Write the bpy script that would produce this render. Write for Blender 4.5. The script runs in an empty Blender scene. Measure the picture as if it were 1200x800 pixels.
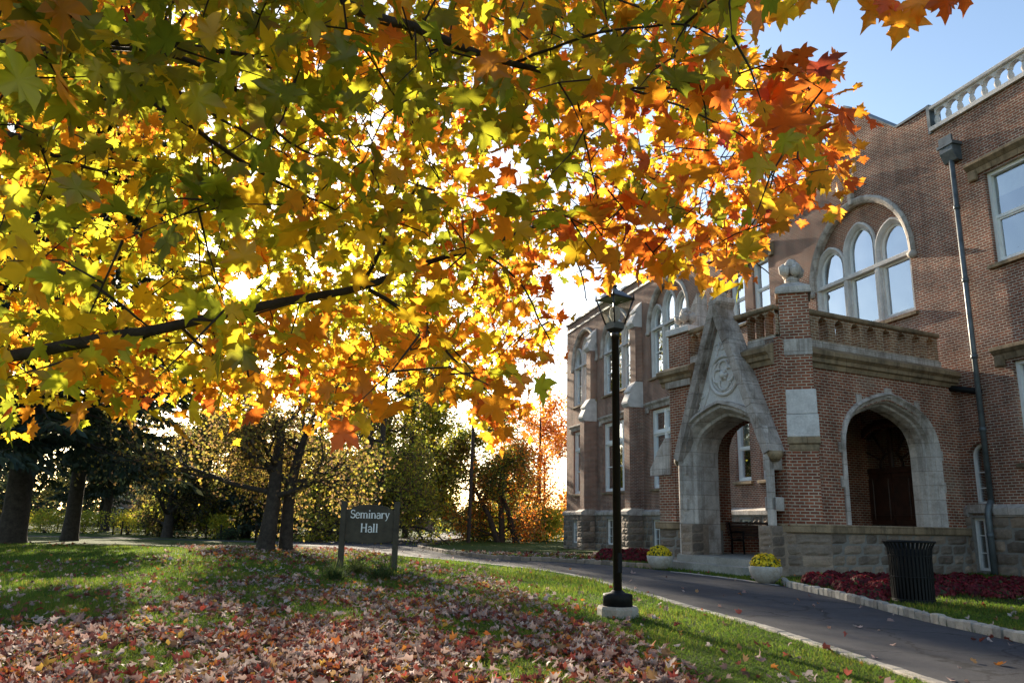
import bpy, math, random
import numpy as np
from mathutils import Matrix, Vector
rng = np.random.default_rng(11)
random.seed(11)
R = math.radians
sc = bpy.context.scene
col = sc.collection

# ------------------------------------------------------------------ camera
FPX, PIT, ROL = 904.0, R(13.0), R(-1.23)
CAM = np.array([0.0, 0.0, 1.2])
def _cm():
    c, s = math.cos, math.sin
    rr = np.array([[c(ROL), s(ROL), 0], [-s(ROL), c(ROL), 0], [0, 0, 1]])
    out = []
    for d in np.eye(3):
        v = (d[0], -d[2], d[1])
        out.append(rr @ np.array([v[0], v[1]*c(PIT)+v[2]*s(PIT), -v[1]*s(PIT)+v[2]*c(PIT)]))
    return np.array(out).T
CMAT = _cm()
cd = bpy.data.cameras.new('camera'); cam = bpy.data.objects.new('camera', cd); col.objects.link(cam)
cd.sensor_width = 36; cd.lens = FPX/1200*36; cd.clip_start = 0.05; cd.clip_end = 6000
m = np.eye(4); m[:3, 0] = CMAT[0]; m[:3, 1] = -CMAT[1]; m[:3, 2] = -CMAT[2]; m[:3, 3] = CAM
cam.matrix_world = Matrix(m.tolist())
sc.camera = cam

# ------------------------------------------------------------------ light
SUN_AZ, SUN_EL = R(-20.0), R(15.7)
SUND = np.array([math.sin(SUN_AZ)*math.cos(SUN_EL), math.cos(SUN_AZ)*math.cos(SUN_EL), math.sin(SUN_EL)])
w = bpy.data.worlds.new('World'); sc.world = w; w.use_nodes = True
nt = w.node_tree; bg = nt.nodes['Background']
sky = nt.nodes.new('ShaderNodeTexSky'); sky.sky_type = 'NISHITA'; sky.sun_disc = False
sky.sun_elevation = SUN_EL; sky.sun_rotation = SUN_AZ
sky.air_density = 1.0; sky.dust_density = 0.9; sky.ozone_density = 1.4
bg.inputs[1].default_value = 0.085
# the sun's own disc and the glow of the air round it, as seen in the sky
tcw = nt.nodes.new('ShaderNodeTexCoord'); dp_ = nt.nodes.new('ShaderNodeVectorMath'); dp_.operation = 'DOT_PRODUCT'
nt.links.new(tcw.outputs['Generated'], dp_.inputs[0]); dp_.inputs[1].default_value = SUND.tolist()
rp = nt.nodes.new('ShaderNodeMapRange'); rp.inputs[1].default_value = math.cos(R(0.75)); rp.inputs[2].default_value = math.cos(R(0.6)); rp.inputs[3].default_value = 0; rp.inputs[4].default_value = 300
nt.links.new(dp_.outputs['Value'], rp.inputs[0])
pw = nt.nodes.new('ShaderNodeMath'); pw.operation = 'POWER'; nt.links.new(dp_.outputs['Value'], pw.inputs[0]); pw.inputs[1].default_value = 420
ml = nt.nodes.new('ShaderNodeMath'); ml.operation = 'MULTIPLY_ADD'; nt.links.new(pw.outputs[0], ml.inputs[0]); ml.inputs[1].default_value = 6; nt.links.new(rp.outputs[0], ml.inputs[2])
cx_ = nt.nodes.new('ShaderNodeVectorMath'); cx_.operation = 'SCALE'; cx_.inputs[0].default_value = (1, 0.94, 0.82); nt.links.new(ml.outputs[0], cx_.inputs['Scale'])
ad_ = nt.nodes.new('ShaderNodeVectorMath'); ad_.operation = 'ADD'; nt.links.new(sky.outputs[0], ad_.inputs[0]); nt.links.new(cx_.outputs[0], ad_.inputs[1])
nt.links.new(ad_.outputs[0], bg.inputs[0])
sl = bpy.data.lights.new('sun', 'SUN'); sl.energy = 5.0; sl.angle = R(0.5); sl.color = (1, 0.86, 0.66)
so = bpy.data.objects.new('sun', sl); col.objects.link(so)
so.rotation_euler = Vector((-SUND).tolist()).to_track_quat('-Z', 'Y').to_euler()
sc.view_settings.view_transform = 'Standard'; sc.view_settings.look = 'None'
sc.view_settings.exposure = 1.8; sc.view_settings.gamma = 1; sc.view_settings.use_curve_mapping = False
sc.render.engine = 'CYCLES'
sc.cycles.max_bounces = 7; sc.cycles.diffuse_bounces = 4; sc.cycles.transmission_bounces = 5; sc.cycles.glossy_bounces = 3
sc.cycles.sample_clamp_indirect = 6; sc.cycles.use_denoising = True

# ------------------------------------------------------------------ helpers
def ray(x, y):
    d = CMAT.T @ np.array([x-600.0, y-400.0, FPX]); return d/np.linalg.norm(d)
def gz(x, y):                                     # the ground falls away gently behind the porch
    t = np.clip((np.asarray(y, float)-22.0)/10.0, 0, 1)
    d = np.clip(np.asarray(y, float)-32.0, 0, 30)
    return -(0.023*(5.0*t*t) + 0.023*d)
def G(x, y):                                      # ground point seen at a place of the photograph
    d = ray(x, y); t = (0-CAM[2])/d[2]
    for _ in range(12):
        p = CAM+t*d; t = (float(gz(p[0], p[1]))-CAM[2])/d[2]
        if t < 0 or t > 400: t = 400.0
    return CAM+t*d
def at(x, y, dist): return CAM+ray(x, y)*dist
def link(name, me, mat=None, parent=None):
    o = bpy.data.objects.new(name, me); col.objects.link(o)
    if mat is not None and len(me.materials) == 0: me.materials.append(mat)
    if parent is not None: o.parent = parent
    return o
def tag(o, label=None, cat=None, group=None, kind=None):
    if label: o['label'] = label
    if cat: o['category'] = cat
    if group: o['group'] = group
    if kind: o['kind'] = kind
    return o
def empty(name, loc, rz=0, label=None, cat=None, group=None, parent=None):
    o = bpy.data.objects.new(name, None); col.objects.link(o); o.empty_display_size = 0.2
    o.location = [float(v) for v in loc]; o.rotation_euler = (0, 0, rz)
    if parent: o.parent = parent
    return tag(o, label, cat, group)
def copy_tree(o, parent=None):
    c = o.copy(); col.objects.link(c)
    if parent is not None: c.parent = parent
    for ch in list(o.children): copy_tree(ch, c)
    return c
def fast_mesh(name, V, T, cols=None, smooth=False):
    me = bpy.data.meshes.new(name)
    V = np.asarray(V, np.float32).reshape(-1, 3); T = np.asarray(T, np.int32)
    k = T.shape[1]
    me.vertices.add(len(V)); me.vertices.foreach_set('co', V.ravel())
    me.loops.add(T.size); me.loops.foreach_set('vertex_index', T.ravel())
    me.polygons.add(len(T)); me.polygons.foreach_set('loop_start', np.arange(0, T.size, k, dtype=np.int32))
    try: me.polygons.foreach_set('loop_total', np.full(len(T), k, np.int32))
    except Exception: pass
    if smooth: me.polygons.foreach_set('use_smooth', np.ones(len(T), bool))
    me.update(calc_edges=True)
    if cols is not None:
        a = me.color_attributes.new('Col', 'FLOAT_COLOR', 'POINT')
        c = np.ones((len(V), 4), np.float32); c[:, :3] = cols
        a.data.foreach_set('color', c.ravel())
    return me
class MB:
    def __init__(s): s.v = []; s.f = []; s.sm = []
    def add(s, vs, fs, smooth=False):
        b = len(s.v); s.v.extend([tuple(map(float, p)) for p in vs])
        for f in fs: s.f.append(tuple(i+b for i in f)); s.sm.append(smooth)
    def quad(s, *p): s.add(p, [tuple(range(len(p)))])
    def box(s, x0, x1, y0, y1, z0, z1, ch=0.0):
        if ch <= 0:
            vs = [(x, y, z) for z in (z0, z1) for y in (y0, y1) for x in (x0, x1)]
            s.add(vs, [(0, 2, 3, 1), (4, 5, 7, 6), (0, 1, 5, 4), (2, 6, 7, 3), (0, 4, 6, 2), (1, 3, 7, 5)])
        else:
            c = ch
            rings = [(z0, c), (z0+c, 0), (z1-c, 0), (z1, c)]
            vs = []
            for z, i in rings:
                vs += [(x0+c, y0+i, z), (x1-c, y0+i, z), (x1-i, y0+c, z), (x1-i, y1-c, z), (x1-c, y1-i, z), (x0+c, y1-i, z), (x0+i, y1-c, z), (x0+i, y0+c, z)]
            fs = []
            for r in range(3):
                for k in range(8):
                    fs.append((r*8+k, r*8+(k+1) % 8, r*8+8+(k+1) % 8, r*8+8+k))
            fs.append(tuple(reversed(range(8)))); fs.append(tuple(range(24, 32)))
            s.add(vs, fs)
    def prism(s, poly, y0, y1):                   # polygon in x,z, extruded along y
        n = len(poly)
        vs = [(x, y0, z) for x, z in poly]+[(x, y1, z) for x, z in poly]
        fs = [tuple(range(n)), tuple(reversed(range(n, 2*n)))]
        for i in range(n): j = (i+1) % n; fs.append((i, i+n, j+n, j))
        s.add(vs, fs)
    def prism_x(s, poly, x0, x1):                 # polygon in y,z, extruded along x
        n = len(poly)
        vs = [(x0, y, z) for y, z in poly]+[(x1, y, z) for y, z in poly]
        fs = [tuple(range(n)), tuple(reversed(range(n, 2*n)))]
        for i in range(n): j = (i+1) % n; fs.append((i, i+n, j+n, j))
        s.add(vs, fs)
    def prism_z(s, poly, z0, z1):
        n = len(poly)
        vs = [(x, y, z0) for x, y in poly]+[(x, y, z1) for x, y in poly]
        fs = [tuple(reversed(range(n))), tuple(range(n, 2*n))]
        for i in range(n): j = (i+1) % n; fs.append((i, j, j+n, i+n))
        s.add(vs, fs)
    def lathe(s, prof, c=(0, 0, 0), n=16, a0=0.0, smooth=True):
        vs = []; fs = []
        for r, z in prof:
            for k in range(n):
                a = a0+2*math.pi*k/n; vs.append((c[0]+r*math.cos(a), c[1]+r*math.sin(a), c[2]+z))
        for i in range(len(prof)-1):
            for k in range(n):
                fs.append((i*n+k, i*n+(k+1) % n, (i+1)*n+(k+1) % n, (i+1)*n+k))
        fs.append(tuple(reversed(range(n)))); fs.append(tuple(range((len(prof)-1)*n, len(prof)*n)))
        s.add(vs, fs, smooth)
    def tube(s, pts, rads, n=6, smooth=True, cap=True):
        pts = [np.asarray(p, float) for p in pts]; vs = []; fs = []
        up = np.array([0.0, 0, 1]); prev = None
        for i, p in enumerate(pts):
            t = pts[min(i+1, len(pts)-1)]-pts[max(i-1, 0)]; t = t/(np.linalg.norm(t)+1e-9)
            if prev is None:
                a = np.cross(t, up)
                if np.linalg.norm(a) < 1e-3: a = np.cross(t, np.array([1.0, 0, 0]))
            else: a = prev-t*np.dot(prev, t)
            a = a/(np.linalg.norm(a)+1e-9); prev = a; b = np.cross(t, a)
            r = rads[i] if hasattr(rads, '__len__') else rads
            for k in range(n):
                q = 2*math.pi*k/n; vs.append(p+r*(math.cos(q)*a+math.sin(q)*b))
        for i in range(len(pts)-1):
            for k in range(n): fs.append((i*n+k, i*n+(k+1) % n, (i+1)*n+(k+1) % n, (i+1)*n+k))
        if cap: fs.append(tuple(reversed(range(n)))); fs.append(tuple(range((len(pts)-1)*n, len(pts)*n)))
        s.add(vs, fs, smooth)
    def ball(s, c, rx, ry, rz, n=8, jit=0.0):
        vs = []; fs = []; st = n//2+1
        for i in range(st+1):
            th = math.pi*i/st
            for k in range(n):
                a = 2*math.pi*k/n; j = 1+random.uniform(-jit, jit)
                vs.append((c[0]+rx*j*math.sin(th)*math.cos(a), c[1]+ry*j*math.sin(th)*math.sin(a), c[2]+rz*j*math.cos(th)))
        for i in range(st):
            for k in range(n): fs.append((i*n+k, (i+1)*n+k, (i+1)*n+(k+1) % n, i*n+(k+1) % n))
        s.add(vs, fs, True)
    def loft(s, outline, profile, closed=False):  # outline in x,z; profile of (offset outward, y)
        P = np.array(outline, float); n = len(P); N = np.zeros_like(P)
        for i in range(n):
            a = P[i]-P[i-1] if (i > 0 or closed) else P[1]-P[0]
            b = P[(i+1) % n]-P[i] if (i < n-1 or closed) else a
            na = np.array([-a[1], a[0]])/(np.linalg.norm(a)+1e-9); nb = np.array([-b[1], b[0]])/(np.linalg.norm(b)+1e-9)
            mm = na+nb; mm = mm/(np.linalg.norm(mm)+1e-9); N[i] = mm/max(0.5, np.dot(mm, na))
        vs = []
        for off, y in profile:
            for i in range(n): vs.append((P[i, 0]+N[i, 0]*off, y, P[i, 1]+N[i, 1]*off))
        fs = []
        for j in range(len(profile)-1):
            for i in range(n if closed else n-1):
                k = (i+1) % n; fs.append((j*n+i, (j+1)*n+i, (j+1)*n+k, j*n+k))
        s.add(vs, fs)
    def build_pieces(s, name, mat, parent=None):   # one object for each connected piece
        key = lambda p: tuple(round(v, 3) for v in p)
        par = {}
        def find(k):
            while par.setdefault(k, k) != k: par[k] = par[par[k]]; k = par[k]
            return k
        for f in s.f:
            r0 = find(key(s.v[f[0]]))
            for i in f[1:]: par[find(key(s.v[i]))] = r0
        groups = {}
        for f in s.f: groups.setdefault(find(key(s.v[f[0]])), []).append(f)
        for fs in groups.values():
            b = MB()
            for f in fs: b.quad(*[s.v[i] for i in f])
            b.build(name, mat, parent)
    def build(s, name, mat, parent=None):
        me = bpy.data.meshes.new(name); me.from_pydata(s.v, [], s.f)
        me.polygons.foreach_set('use_smooth', np.array(s.sm, bool)); me.update()
        return link(name, me, mat, parent)

# ------------------------------------------------------------------ materials
def mat(name):
    mm = bpy.data.materials.new(name); mm.use_nodes = True
    t = mm.node_tree; return mm, t, t.nodes['Principled BSDF']
def nn(t, ty, **kw):
    n = t.nodes.new(ty)
    for k, v in kw.items():
        if k.startswith('i_'): n.inputs[k[2:].replace('_', ' ')].default_value = v
        else: setattr(n, k, v)
    return n
def ramp(t, src, stops):
    r = t.nodes.new('ShaderNodeValToRGB'); t.links.new(src, r.inputs[0])
    e = r.color_ramp.elements
    while len(e) < len(stops): e.new(0.5)
    for i, (p, c) in enumerate(stops):
        e[i].position = p; e[i].color = (c[0], c[1], c[2], 1) if hasattr(c, '__len__') else (c, c, c, 1)
    return r
def bump(t, b, src, strength=0.4, dist=0.01):
    n = nn(t, 'ShaderNodeBump'); n.inputs['Strength'].default_value = strength; n.inputs['Distance'].default_value = dist
    t.links.new(src, n.inputs['Height']); t.links.new(n.outputs[0], b.inputs['Normal'])
def noise(t, scale, detail=5, rough=0.6, vec=None):
    n = nn(t, 'ShaderNodeTexNoise'); n.inputs['Scale'].default_value = scale; n.inputs['Detail'].default_value = detail; n.inputs['Roughness'].default_value = rough
    if vec is None:
        tc = nn(t, 'ShaderNodeTexCoord'); vec = tc.outputs['Object']
    t.links.new(vec, n.inputs['Vector']); return n
def mix(t, fac, a, b, mode='MIX'):
    n = nn(t, 'ShaderNodeMix', data_type='RGBA', blend_type=mode)
    for v, i in ((fac, 0), (a, 6), (b, 7)):
        if hasattr(v, 'type') and hasattr(v, 'is_linked'): t.links.new(v, n.inputs[i])
        elif hasattr(v, '__len__'): n.inputs[i].default_value = (*v[:3], 1)
        else: n.inputs[i].default_value = v
    return n.outputs[2]
def wallvec(t):
    tc = nn(t, 'ShaderNodeTexCoord'); sp = nn(t, 'ShaderNodeSeparateXYZ'); t.links.new(tc.outputs['Object'], sp.inputs[0])
    ad = nn(t, 'ShaderNodeMath', operation='ADD'); t.links.new(sp.outputs[0], ad.inputs[0]); t.links.new(sp.outputs[1], ad.inputs[1])
    cb = nn(t, 'ShaderNodeCombineXYZ'); t.links.new(ad.outputs[0], cb.inputs[0]); t.links.new(sp.outputs[2], cb.inputs[1])
    return cb.outputs[0], tc.outputs['Object']
def brick_mat(name, c1, c2, mortar, bw=0.225, rh=0.078, ms=0.011, bs=0.5):
    mm, t, b = mat(name)
    v, ob = wallvec(t)
    n = noise(t, 1.3, 6, 0.65, ob)
    br = nn(t, 'ShaderNodeTexBrick'); t.links.new(v, br.inputs['Vector'])
    br.inputs['Scale'].default_value = 1; br.inputs['Brick Width'].default_value = bw; br.inputs['Row Height'].default_value = rh
    br.inputs['Mortar Size'].default_value = ms; br.inputs['Mortar Smooth'].default_value = 0.25; br.inputs['Bias'].default_value = -0.1
    br.inputs['Color1'].default_value = (*c1, 1); br.inputs['Color2'].default_value = (*c2, 1); br.inputs['Mortar'].default_value = (*mortar, 1)
    n2 = noise(t, 14, 4, 0.7, ob)
    c = mix(t, 1.0, br.outputs['Color'], ramp(t, n.outputs[0], [(0.3, 0.62), (0.7, 1.25)]).outputs[0], 'MULTIPLY')
    c = mix(t, 0.7, c, ramp(t, n2.outputs[0], [(0.3, 0.7), (0.7, 1.2)]).outputs[0], 'MULTIPLY')
    mp_ = nn(t, 'ShaderNodeMapping'); mp_.inputs['Scale'].default_value = (1.6, 1.6, 0.13); t.links.new(ob, mp_.inputs[0]); n4 = noise(t, 1.0, 7, 0.7, mp_.outputs[0])
    c = mix(t, 0.75, c, ramp(t, n4.outputs[0], [(0.34, (0.62, 0.60, 0.60)), (0.52, (1.0, 1.0, 1.0)), (0.72, (1.22, 1.17, 1.10))]).outputs[0], 'MULTIPLY')
    n5 = noise(t, 0.55, 5, 0.6, ob); c = mix(t, ramp(t, n5.outputs[0], [(0.56, 0.0), (0.70, 0.35)]).outputs[0], c, tuple(x*.8 for x in mortar))
    t.links.new(c, b.inputs['Base Color']); b.inputs['Roughness'].default_value = 0.9; b.inputs['Specular IOR Level'].default_value = 0.2
    inv = nn(t, 'ShaderNodeMath', operation='SUBTRACT'); inv.inputs[0].default_value = 1; t.links.new(br.outputs['Fac'], inv.inputs[1])
    ad = nn(t, 'ShaderNodeMath', operation='MULTIPLY_ADD'); t.links.new(n2.outputs[0], ad.inputs[0]); ad.inputs[1].default_value = 0.5; t.links.new(inv.outputs[0], ad.inputs[2])
    bump(t, b, ad.outputs[0], bs, 0.012)
    return mm
def stone_mat(name, a, c, scale=3.0, rough=0.85, bs=0.4, bd=0.01, stain=None, island=False, joints=False):
    mm, t, b = mat(name)
    n = noise(t, scale, 8, 0.65); n2 = noise(t, scale*9, 5, 0.7)
    cc = ramp(t, n.outputs[0], [(0.3, a), (0.68, c)]).outputs[0]
    cc = mix(t, 0.6, cc, ramp(t, n2.outputs[0], [(0.35, 0.7), (0.7, 1.15)]).outputs[0], 'MULTIPLY')
    if stain:
        n3 = noise(t, 0.9, 6, 0.75)
        cc = mix(t, ramp(t, n3.outputs[0], [(0.5, 0.0), (0.66, 1.0)]).outputs[0], cc, stain)
    if joints:
        v_, ob_ = wallvec(t); bt = nn(t, 'ShaderNodeTexBrick'); t.links.new(v_, bt.inputs['Vector']); bt.inputs['Scale'].default_value = 1; bt.inputs['Brick Width'].default_value = 0.85; bt.inputs['Row Height'].default_value = 0.40
        bt.inputs['Mortar Size'].default_value = 0.007; bt.inputs['Color1'].default_value = (1.08, 1.06, 1.03, 1); bt.inputs['Color2'].default_value = (0.84, 0.83, 0.82, 1); bt.inputs['Mortar'].default_value = (0.42, 0.38, 0.34, 1)
        cc = mix(t, 0.9, cc, bt.outputs['Color'], 'MULTIPLY')
        mp_ = nn(t, 'ShaderNodeMapping'); mp_.inputs['Scale'].default_value = (4.0, 4.0, 0.25); t.links.new(ob_, mp_.inputs[0]); n4 = noise(t, 1.0, 7, 0.7, mp_.outputs[0])
        cc = mix(t, 0.85, cc, ramp(t, n4.outputs[0], [(0.36, (0.55, 0.53, 0.51)), (0.52, (1.0, 1.0, 1.0)), (0.75, (1.15, 1.13, 1.10))]).outputs[0], 'MULTIPLY')
    if island:
        ge = nn(t, 'ShaderNodeNewGeometry'); cc = mix(t, 1.0, cc, ramp(t, ge.outputs['Random Per Island'], [(0.0, (0.62, 0.60, 0.58)), (0.5, (1.0, 0.97, 0.92)), (1.0, (1.38, 1.27, 1.12))]).outputs[0], 'MULTIPLY')
    t.links.new(cc, b.inputs['Base Color']); b.inputs['Roughness'].default_value = rough; b.inputs['Specular IOR Level'].default_value = 0.25
    bump(t, b, n2.outputs[0], bs, bd)
    return mm
def plain(name, c, rough=0.5, metal=0.0, spec=0.5, var=0.15, scale=8, bs=0.1):
    mm, t, b = mat(name)
    n = noise(t, scale, 5, 0.6)
    cc = ramp(t, n.outputs[0], [(0.3, tuple(x*(1-var) for x in c)), (0.7, tuple(min(1, x*(1+var)) for x in c))]).outputs[0]
    t.links.new(cc, b.inputs['Base Color']); b.inputs['Roughness'].default_value = rough; b.inputs['Metallic'].default_value = metal; b.inputs['Specular IOR Level'].default_value = spec
    if bs: bump(t, b, n.outputs[0], bs, 0.005)
    return mm
def leaf_mat(name, trans=0.5, gloss=0.06, rough=0.35, gain=1.0):
    mm = bpy.data.materials.new(name); mm.use_nodes = True; t = mm.node_tree
    t.nodes.remove(t.nodes['Principled BSDF']); out = t.nodes['Material Output']
    at_ = nn(t, 'ShaderNodeAttribute', attribute_name='Col')
    d = nn(t, 'ShaderNodeBsdfDiffuse'); tr = nn(t, 'ShaderNodeBsdfTranslucent'); gl = nn(t, 'ShaderNodeBsdfGlossy')
    gl.inputs['Roughness'].default_value = rough
    t.links.new(at_.outputs['Color'], d.inputs[0])
    g = nn(t, 'ShaderNodeGamma'); g.inputs[1].default_value = 0.85
    t.links.new(at_.outputs['Color'], g.inputs[0]); t.links.new(g.outputs[0], tr.inputs[0])
    m1 = nn(t, 'ShaderNodeMixShader'); m1.inputs[0].default_value = trans
    t.links.new(d.outputs[0], m1.inputs[1]); t.links.new(tr.outputs[0], m1.inputs[2])
    m2 = nn(t, 'ShaderNodeMixShader'); m2.inputs[0].default_value = gloss
    t.links.new(m1.outputs[0], m2.inputs[1]); t.links.new(gl.outputs[0], m2.inputs[2])
    t.links.new(m2.outputs[0], out.inputs[0]); return mm
M = {}
M['brick'] = brick_mat('brick', (0.31, 0.108, 0.060), (0.165, 0.066, 0.045), (0.50, 0.42, 0.33), ms=0.013)
M['brick_red'] = brick_mat('brick_porch', (0.33, 0.098, 0.048), (0.185, 0.058, 0.036), (0.50, 0.42, 0.31), ms=0.013)
M['brick_tan'] = brick_mat('brick_parapet', (0.34, 0.17, 0.085), (0.22, 0.11, 0.06), (0.48, 0.40, 0.28), ms=0.013)
M['lime_old'] = stone_mat('limestone_weathered', (0.30, 0.25, 0.215), (0.54, 0.47, 0.42), 2.4, stain=(0.18, 0.14, 0.105), bs=0.7, joints=True)
M['lime'] = stone_mat('limestone', (0.42, 0.365, 0.32), (0.66, 0.59, 0.53), 2.6, stain=(0.26, 0.205, 0.16), bs=0.6, joints=True)
M['limew'] = stone_mat('limestone_pale', (0.52, 0.475, 0.44), (0.74, 0.69, 0.645), 2.6)
M['brown'] = stone_mat('sandstone', (0.24, 0.165, 0.095), (0.39, 0.285, 0.175), 2.5, joints=True, stain=(0.14, 0.11, 0.07))
M['rock'] = stone_mat('rough_stone', (0.16, 0.125, 0.10), (0.34, 0.27, 0.215), 1.6, bs=0.8, bd=0.03, island=True)
M['white'] = plain('white_paint', (0.80, 0.785, 0.75), 0.5, var=0.06)
M['blind'] = plain('window_blind', (0.52, 0.48, 0.40), 0.8, var=0.08)
M['copper'] = plain('downpipe_metal', (0.11, 0.125, 0.13), 0.5, 0.3, var=0.35, scale=4)
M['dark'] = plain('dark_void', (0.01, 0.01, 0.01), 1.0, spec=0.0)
M['iron'] = plain('black_iron', (0.007, 0.007, 0.007), 0.6, 0.0, 0.18, var=0.3, scale=20)
M['bronze'] = plain('lamp_bronze', (0.022, 0.016, 0.013), 0.36, 0.0, var=0.3, scale=20)
M['wood'] = plain('dark_wood', (0.05, 0.02, 0.012), 0.45, var=0.4, scale=5)
M['benchwood'] = plain('bench_wood', (0.06, 0.03, 0.02), 0.6, var=0.4, scale=6)
M['conc'] = stone_mat('concrete', (0.26, 0.23, 0.19), (0.42, 0.38, 0.32), 5, bs=0.6)
M['step'] = stone_mat('step_stone', (0.26, 0.24, 0.20), (0.40, 0.37, 0.32), 2, bs=0.4)
M['bowl'] = stone_mat('planter_stone', (0.36, 0.32, 0.27), (0.58, 0.54, 0.48), 4, bs=0.6, stain=(0.28, 0.23, 0.17))
M['granite'] = stone_mat('granite', (0.24, 0.23, 0.21), (0.42, 0.40, 0.37), 7, bs=0.7, island=True)
M['soil'] = plain('soil', (0.035, 0.024, 0.016), 0.95, var=0.4, spec=0.1)
M['signboard'] = plain('sign_paint', (0.066, 0.054, 0.036), 0.75, var=0.3, scale=5, spec=.25)
M['signwhite'] = plain('sign_letter', (0.80, 0.78, 0.72), 0.6, var=0.03, bs=0)
M['bark'] = stone_mat('bark', (0.030, 0.022, 0.016), (0.085, 0.065, 0.050), 6, bs=1.0, bd=0.03)
M['barkm'] = stone_mat('bark_maple', (0.035, 0.024, 0.018), (0.08, 0.058, 0.045), 14, bs=0.6)
M['barkpale'] = stone_mat('bark_pale', (0.22, 0.20, 0.18), (0.40, 0.37, 0.34), 5, bs=0.6)
M['maple'] = leaf_mat('maple_leaf', 0.78, 0.02)
M['leafbg'] = leaf_mat('tree_leaf', 0.65, 0.02, 0.5)
M['needle'] = leaf_mat('needles', 0.2, 0.03, 0.5)
M['fallen'] = leaf_mat('fallen_leaf', 0.3, 0.03, 0.5)
M['grass'] = leaf_mat('grass_blade', 0.6, 0.015, 0.6)
M['petal'] = leaf_mat('petal', 0.3, 0.02, 0.6)
def pane_mat():
    mm = bpy.data.materials.new('window_glass'); mm.use_nodes = True; t = mm.node_tree
    t.nodes.remove(t.nodes['Principled BSDF']); b = nn(t, 'ShaderNodeBsdfTransparent'); b.inputs[0].default_value = (0.72, 0.75, 0.74, 1)
    gl = nn(t, 'ShaderNodeBsdfGlossy'); gl.inputs['Roughness'].default_value = 0.015; gl.inputs['Color'].default_value = (0.9, 0.95, 1, 1)
    fr = nn(t, 'ShaderNodeLayerWeight'); fr.inputs['Blend'].default_value = 0.62
    n = noise(t, 1.1, 1, 0.4); bp = nn(t, 'ShaderNodeBump'); bp.inputs['Strength'].default_value = 0.35; bp.inputs['Distance'].default_value = 0.05
    t.links.new(n.outputs[0], bp.inputs['Height']); t.links.new(bp.outputs[0], gl.inputs['Normal'])
    mx = nn(t, 'ShaderNodeMixShader'); t.links.new(fr.outputs['Facing'], mx.inputs[0]); t.links.new(b.outputs[0], mx.inputs[1]); t.links.new(gl.outputs[0], mx.inputs[2])
    t.links.new(mx.outputs[0], t.nodes['Material Output'].inputs[0]); return mm
M['glass'] = pane_mat()
def lampglass_mat():
    mm = bpy.data.materials.new('lantern_glass'); mm.use_nodes = True; t = mm.node_tree
    gl = nn(t, 'ShaderNodeBsdfGlossy'); gl.inputs['Roughness'].default_value = 0.05; tr = nn(t, 'ShaderNodeBsdfTransparent'); tr.inputs[0].default_value = (0.9, 0.9, 0.88, 1)
    mx = nn(t, 'ShaderNodeMixShader'); mx.inputs[0].default_value = 0.12
    t.links.new(tr.outputs[0], mx.inputs[1]); t.links.new(gl.outputs[0], mx.inputs[2]); t.links.new(mx.outputs[0], t.nodes['Material Output'].inputs[0]); return mm
M['lampglass'] = lampglass_mat()
def lawn_mat():
    mm, t, b = mat('lawn')
    n = noise(t, 0.35, 6, 0.6); n2 = noise(t, 9, 6, 0.7); n3 = noise(t, 60, 3, 0.7)
    c = ramp(t, n.outputs[0], [(0.3, (0.036, 0.068, 0.008)), (0.55, (0.054, 0.084, 0.010)), (0.75, (0.075, 0.078, 0.016))]).outputs[0]
    c = mix(t, ramp(t, n2.outputs[0], [(0.52, 0.0), (0.70, 0.75)]).outputs[0], c, (0.055, 0.042, 0.022))
    c = mix(t, 0.7, c, ramp(t, n3.outputs[0], [(0.3, 0.5), (0.7, 1.4)]).outputs[0], 'MULTIPLY')
    t.links.new(c, b.inputs['Base Color']); b.inputs['Roughness'].default_value = 1; b.inputs['Specular IOR Level'].default_value = 0.1
    bump(t, b, n3.outputs[0], 0.8, 0.04); return mm
M['lawn'] = lawn_mat()
def asphalt_mat():
    mm, t, b = mat('asphalt')
    n = noise(t, 0.5, 7, 0.65); n2 = noise(t, 160, 2, 0.8); n3 = noise(t, 3, 8, 0.75)
    c = ramp(t, n.outputs[0], [(0.3, (0.036, 0.037, 0.043)), (0.7, (0.066, 0.067, 0.075))]).outputs[0]
    c = mix(t, 0.8, c, ramp(t, n2.outputs[0], [(0.3, 0.55), (0.7, 1.5)]).outputs[0], 'MULTIPLY')
    c = mix(t, 0.5, c, ramp(t, n3.outputs[0], [(0.35, 0.65), (0.65, 1.2)]).outputs[0], 'MULTIPLY')
    vo = nn(t, 'ShaderNodeTexVoronoi', feature='DISTANCE_TO_EDGE'); vo.inputs['Scale'].default_value = 0.42; tc2 = nn(t, 'ShaderNodeTexCoord'); n6 = noise(t, 1.5, 5, 0.7)
    wv_ = nn(t, 'ShaderNodeVectorMath', operation='MULTIPLY_ADD'); t.links.new(n6.outputs[1], wv_.inputs[0]); wv_.inputs[1].default_value = (0.9, 0.9, 0); t.links.new(tc2.outputs['Object'], wv_.inputs[2]); t.links.new(wv_.outputs[0], vo.inputs['Vector'])
    c = mix(t, ramp(t, vo.outputs['Distance'], [(0.0, 0.75), (0.012, 0.0)]).outputs[0], c, (0.012, 0.012, 0.013))
    n7 = noise(t, 0.9, 6, 0.7); c = mix(t, ramp(t, n7.outputs[0], [(0.56, 0.0), (0.66, 0.55)]).outputs[0], c, (0.034, 0.034, 0.038))
    t.links.new(c, b.inputs['Base Color']); b.inputs['Roughness'].default_value = 0.95; b.inputs['Specular IOR Level'].default_value = 0.12
    bump(t, b, n2.outputs[0], 0.5, 0.006); return mm
M['asphalt'] = asphalt_mat()

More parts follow.
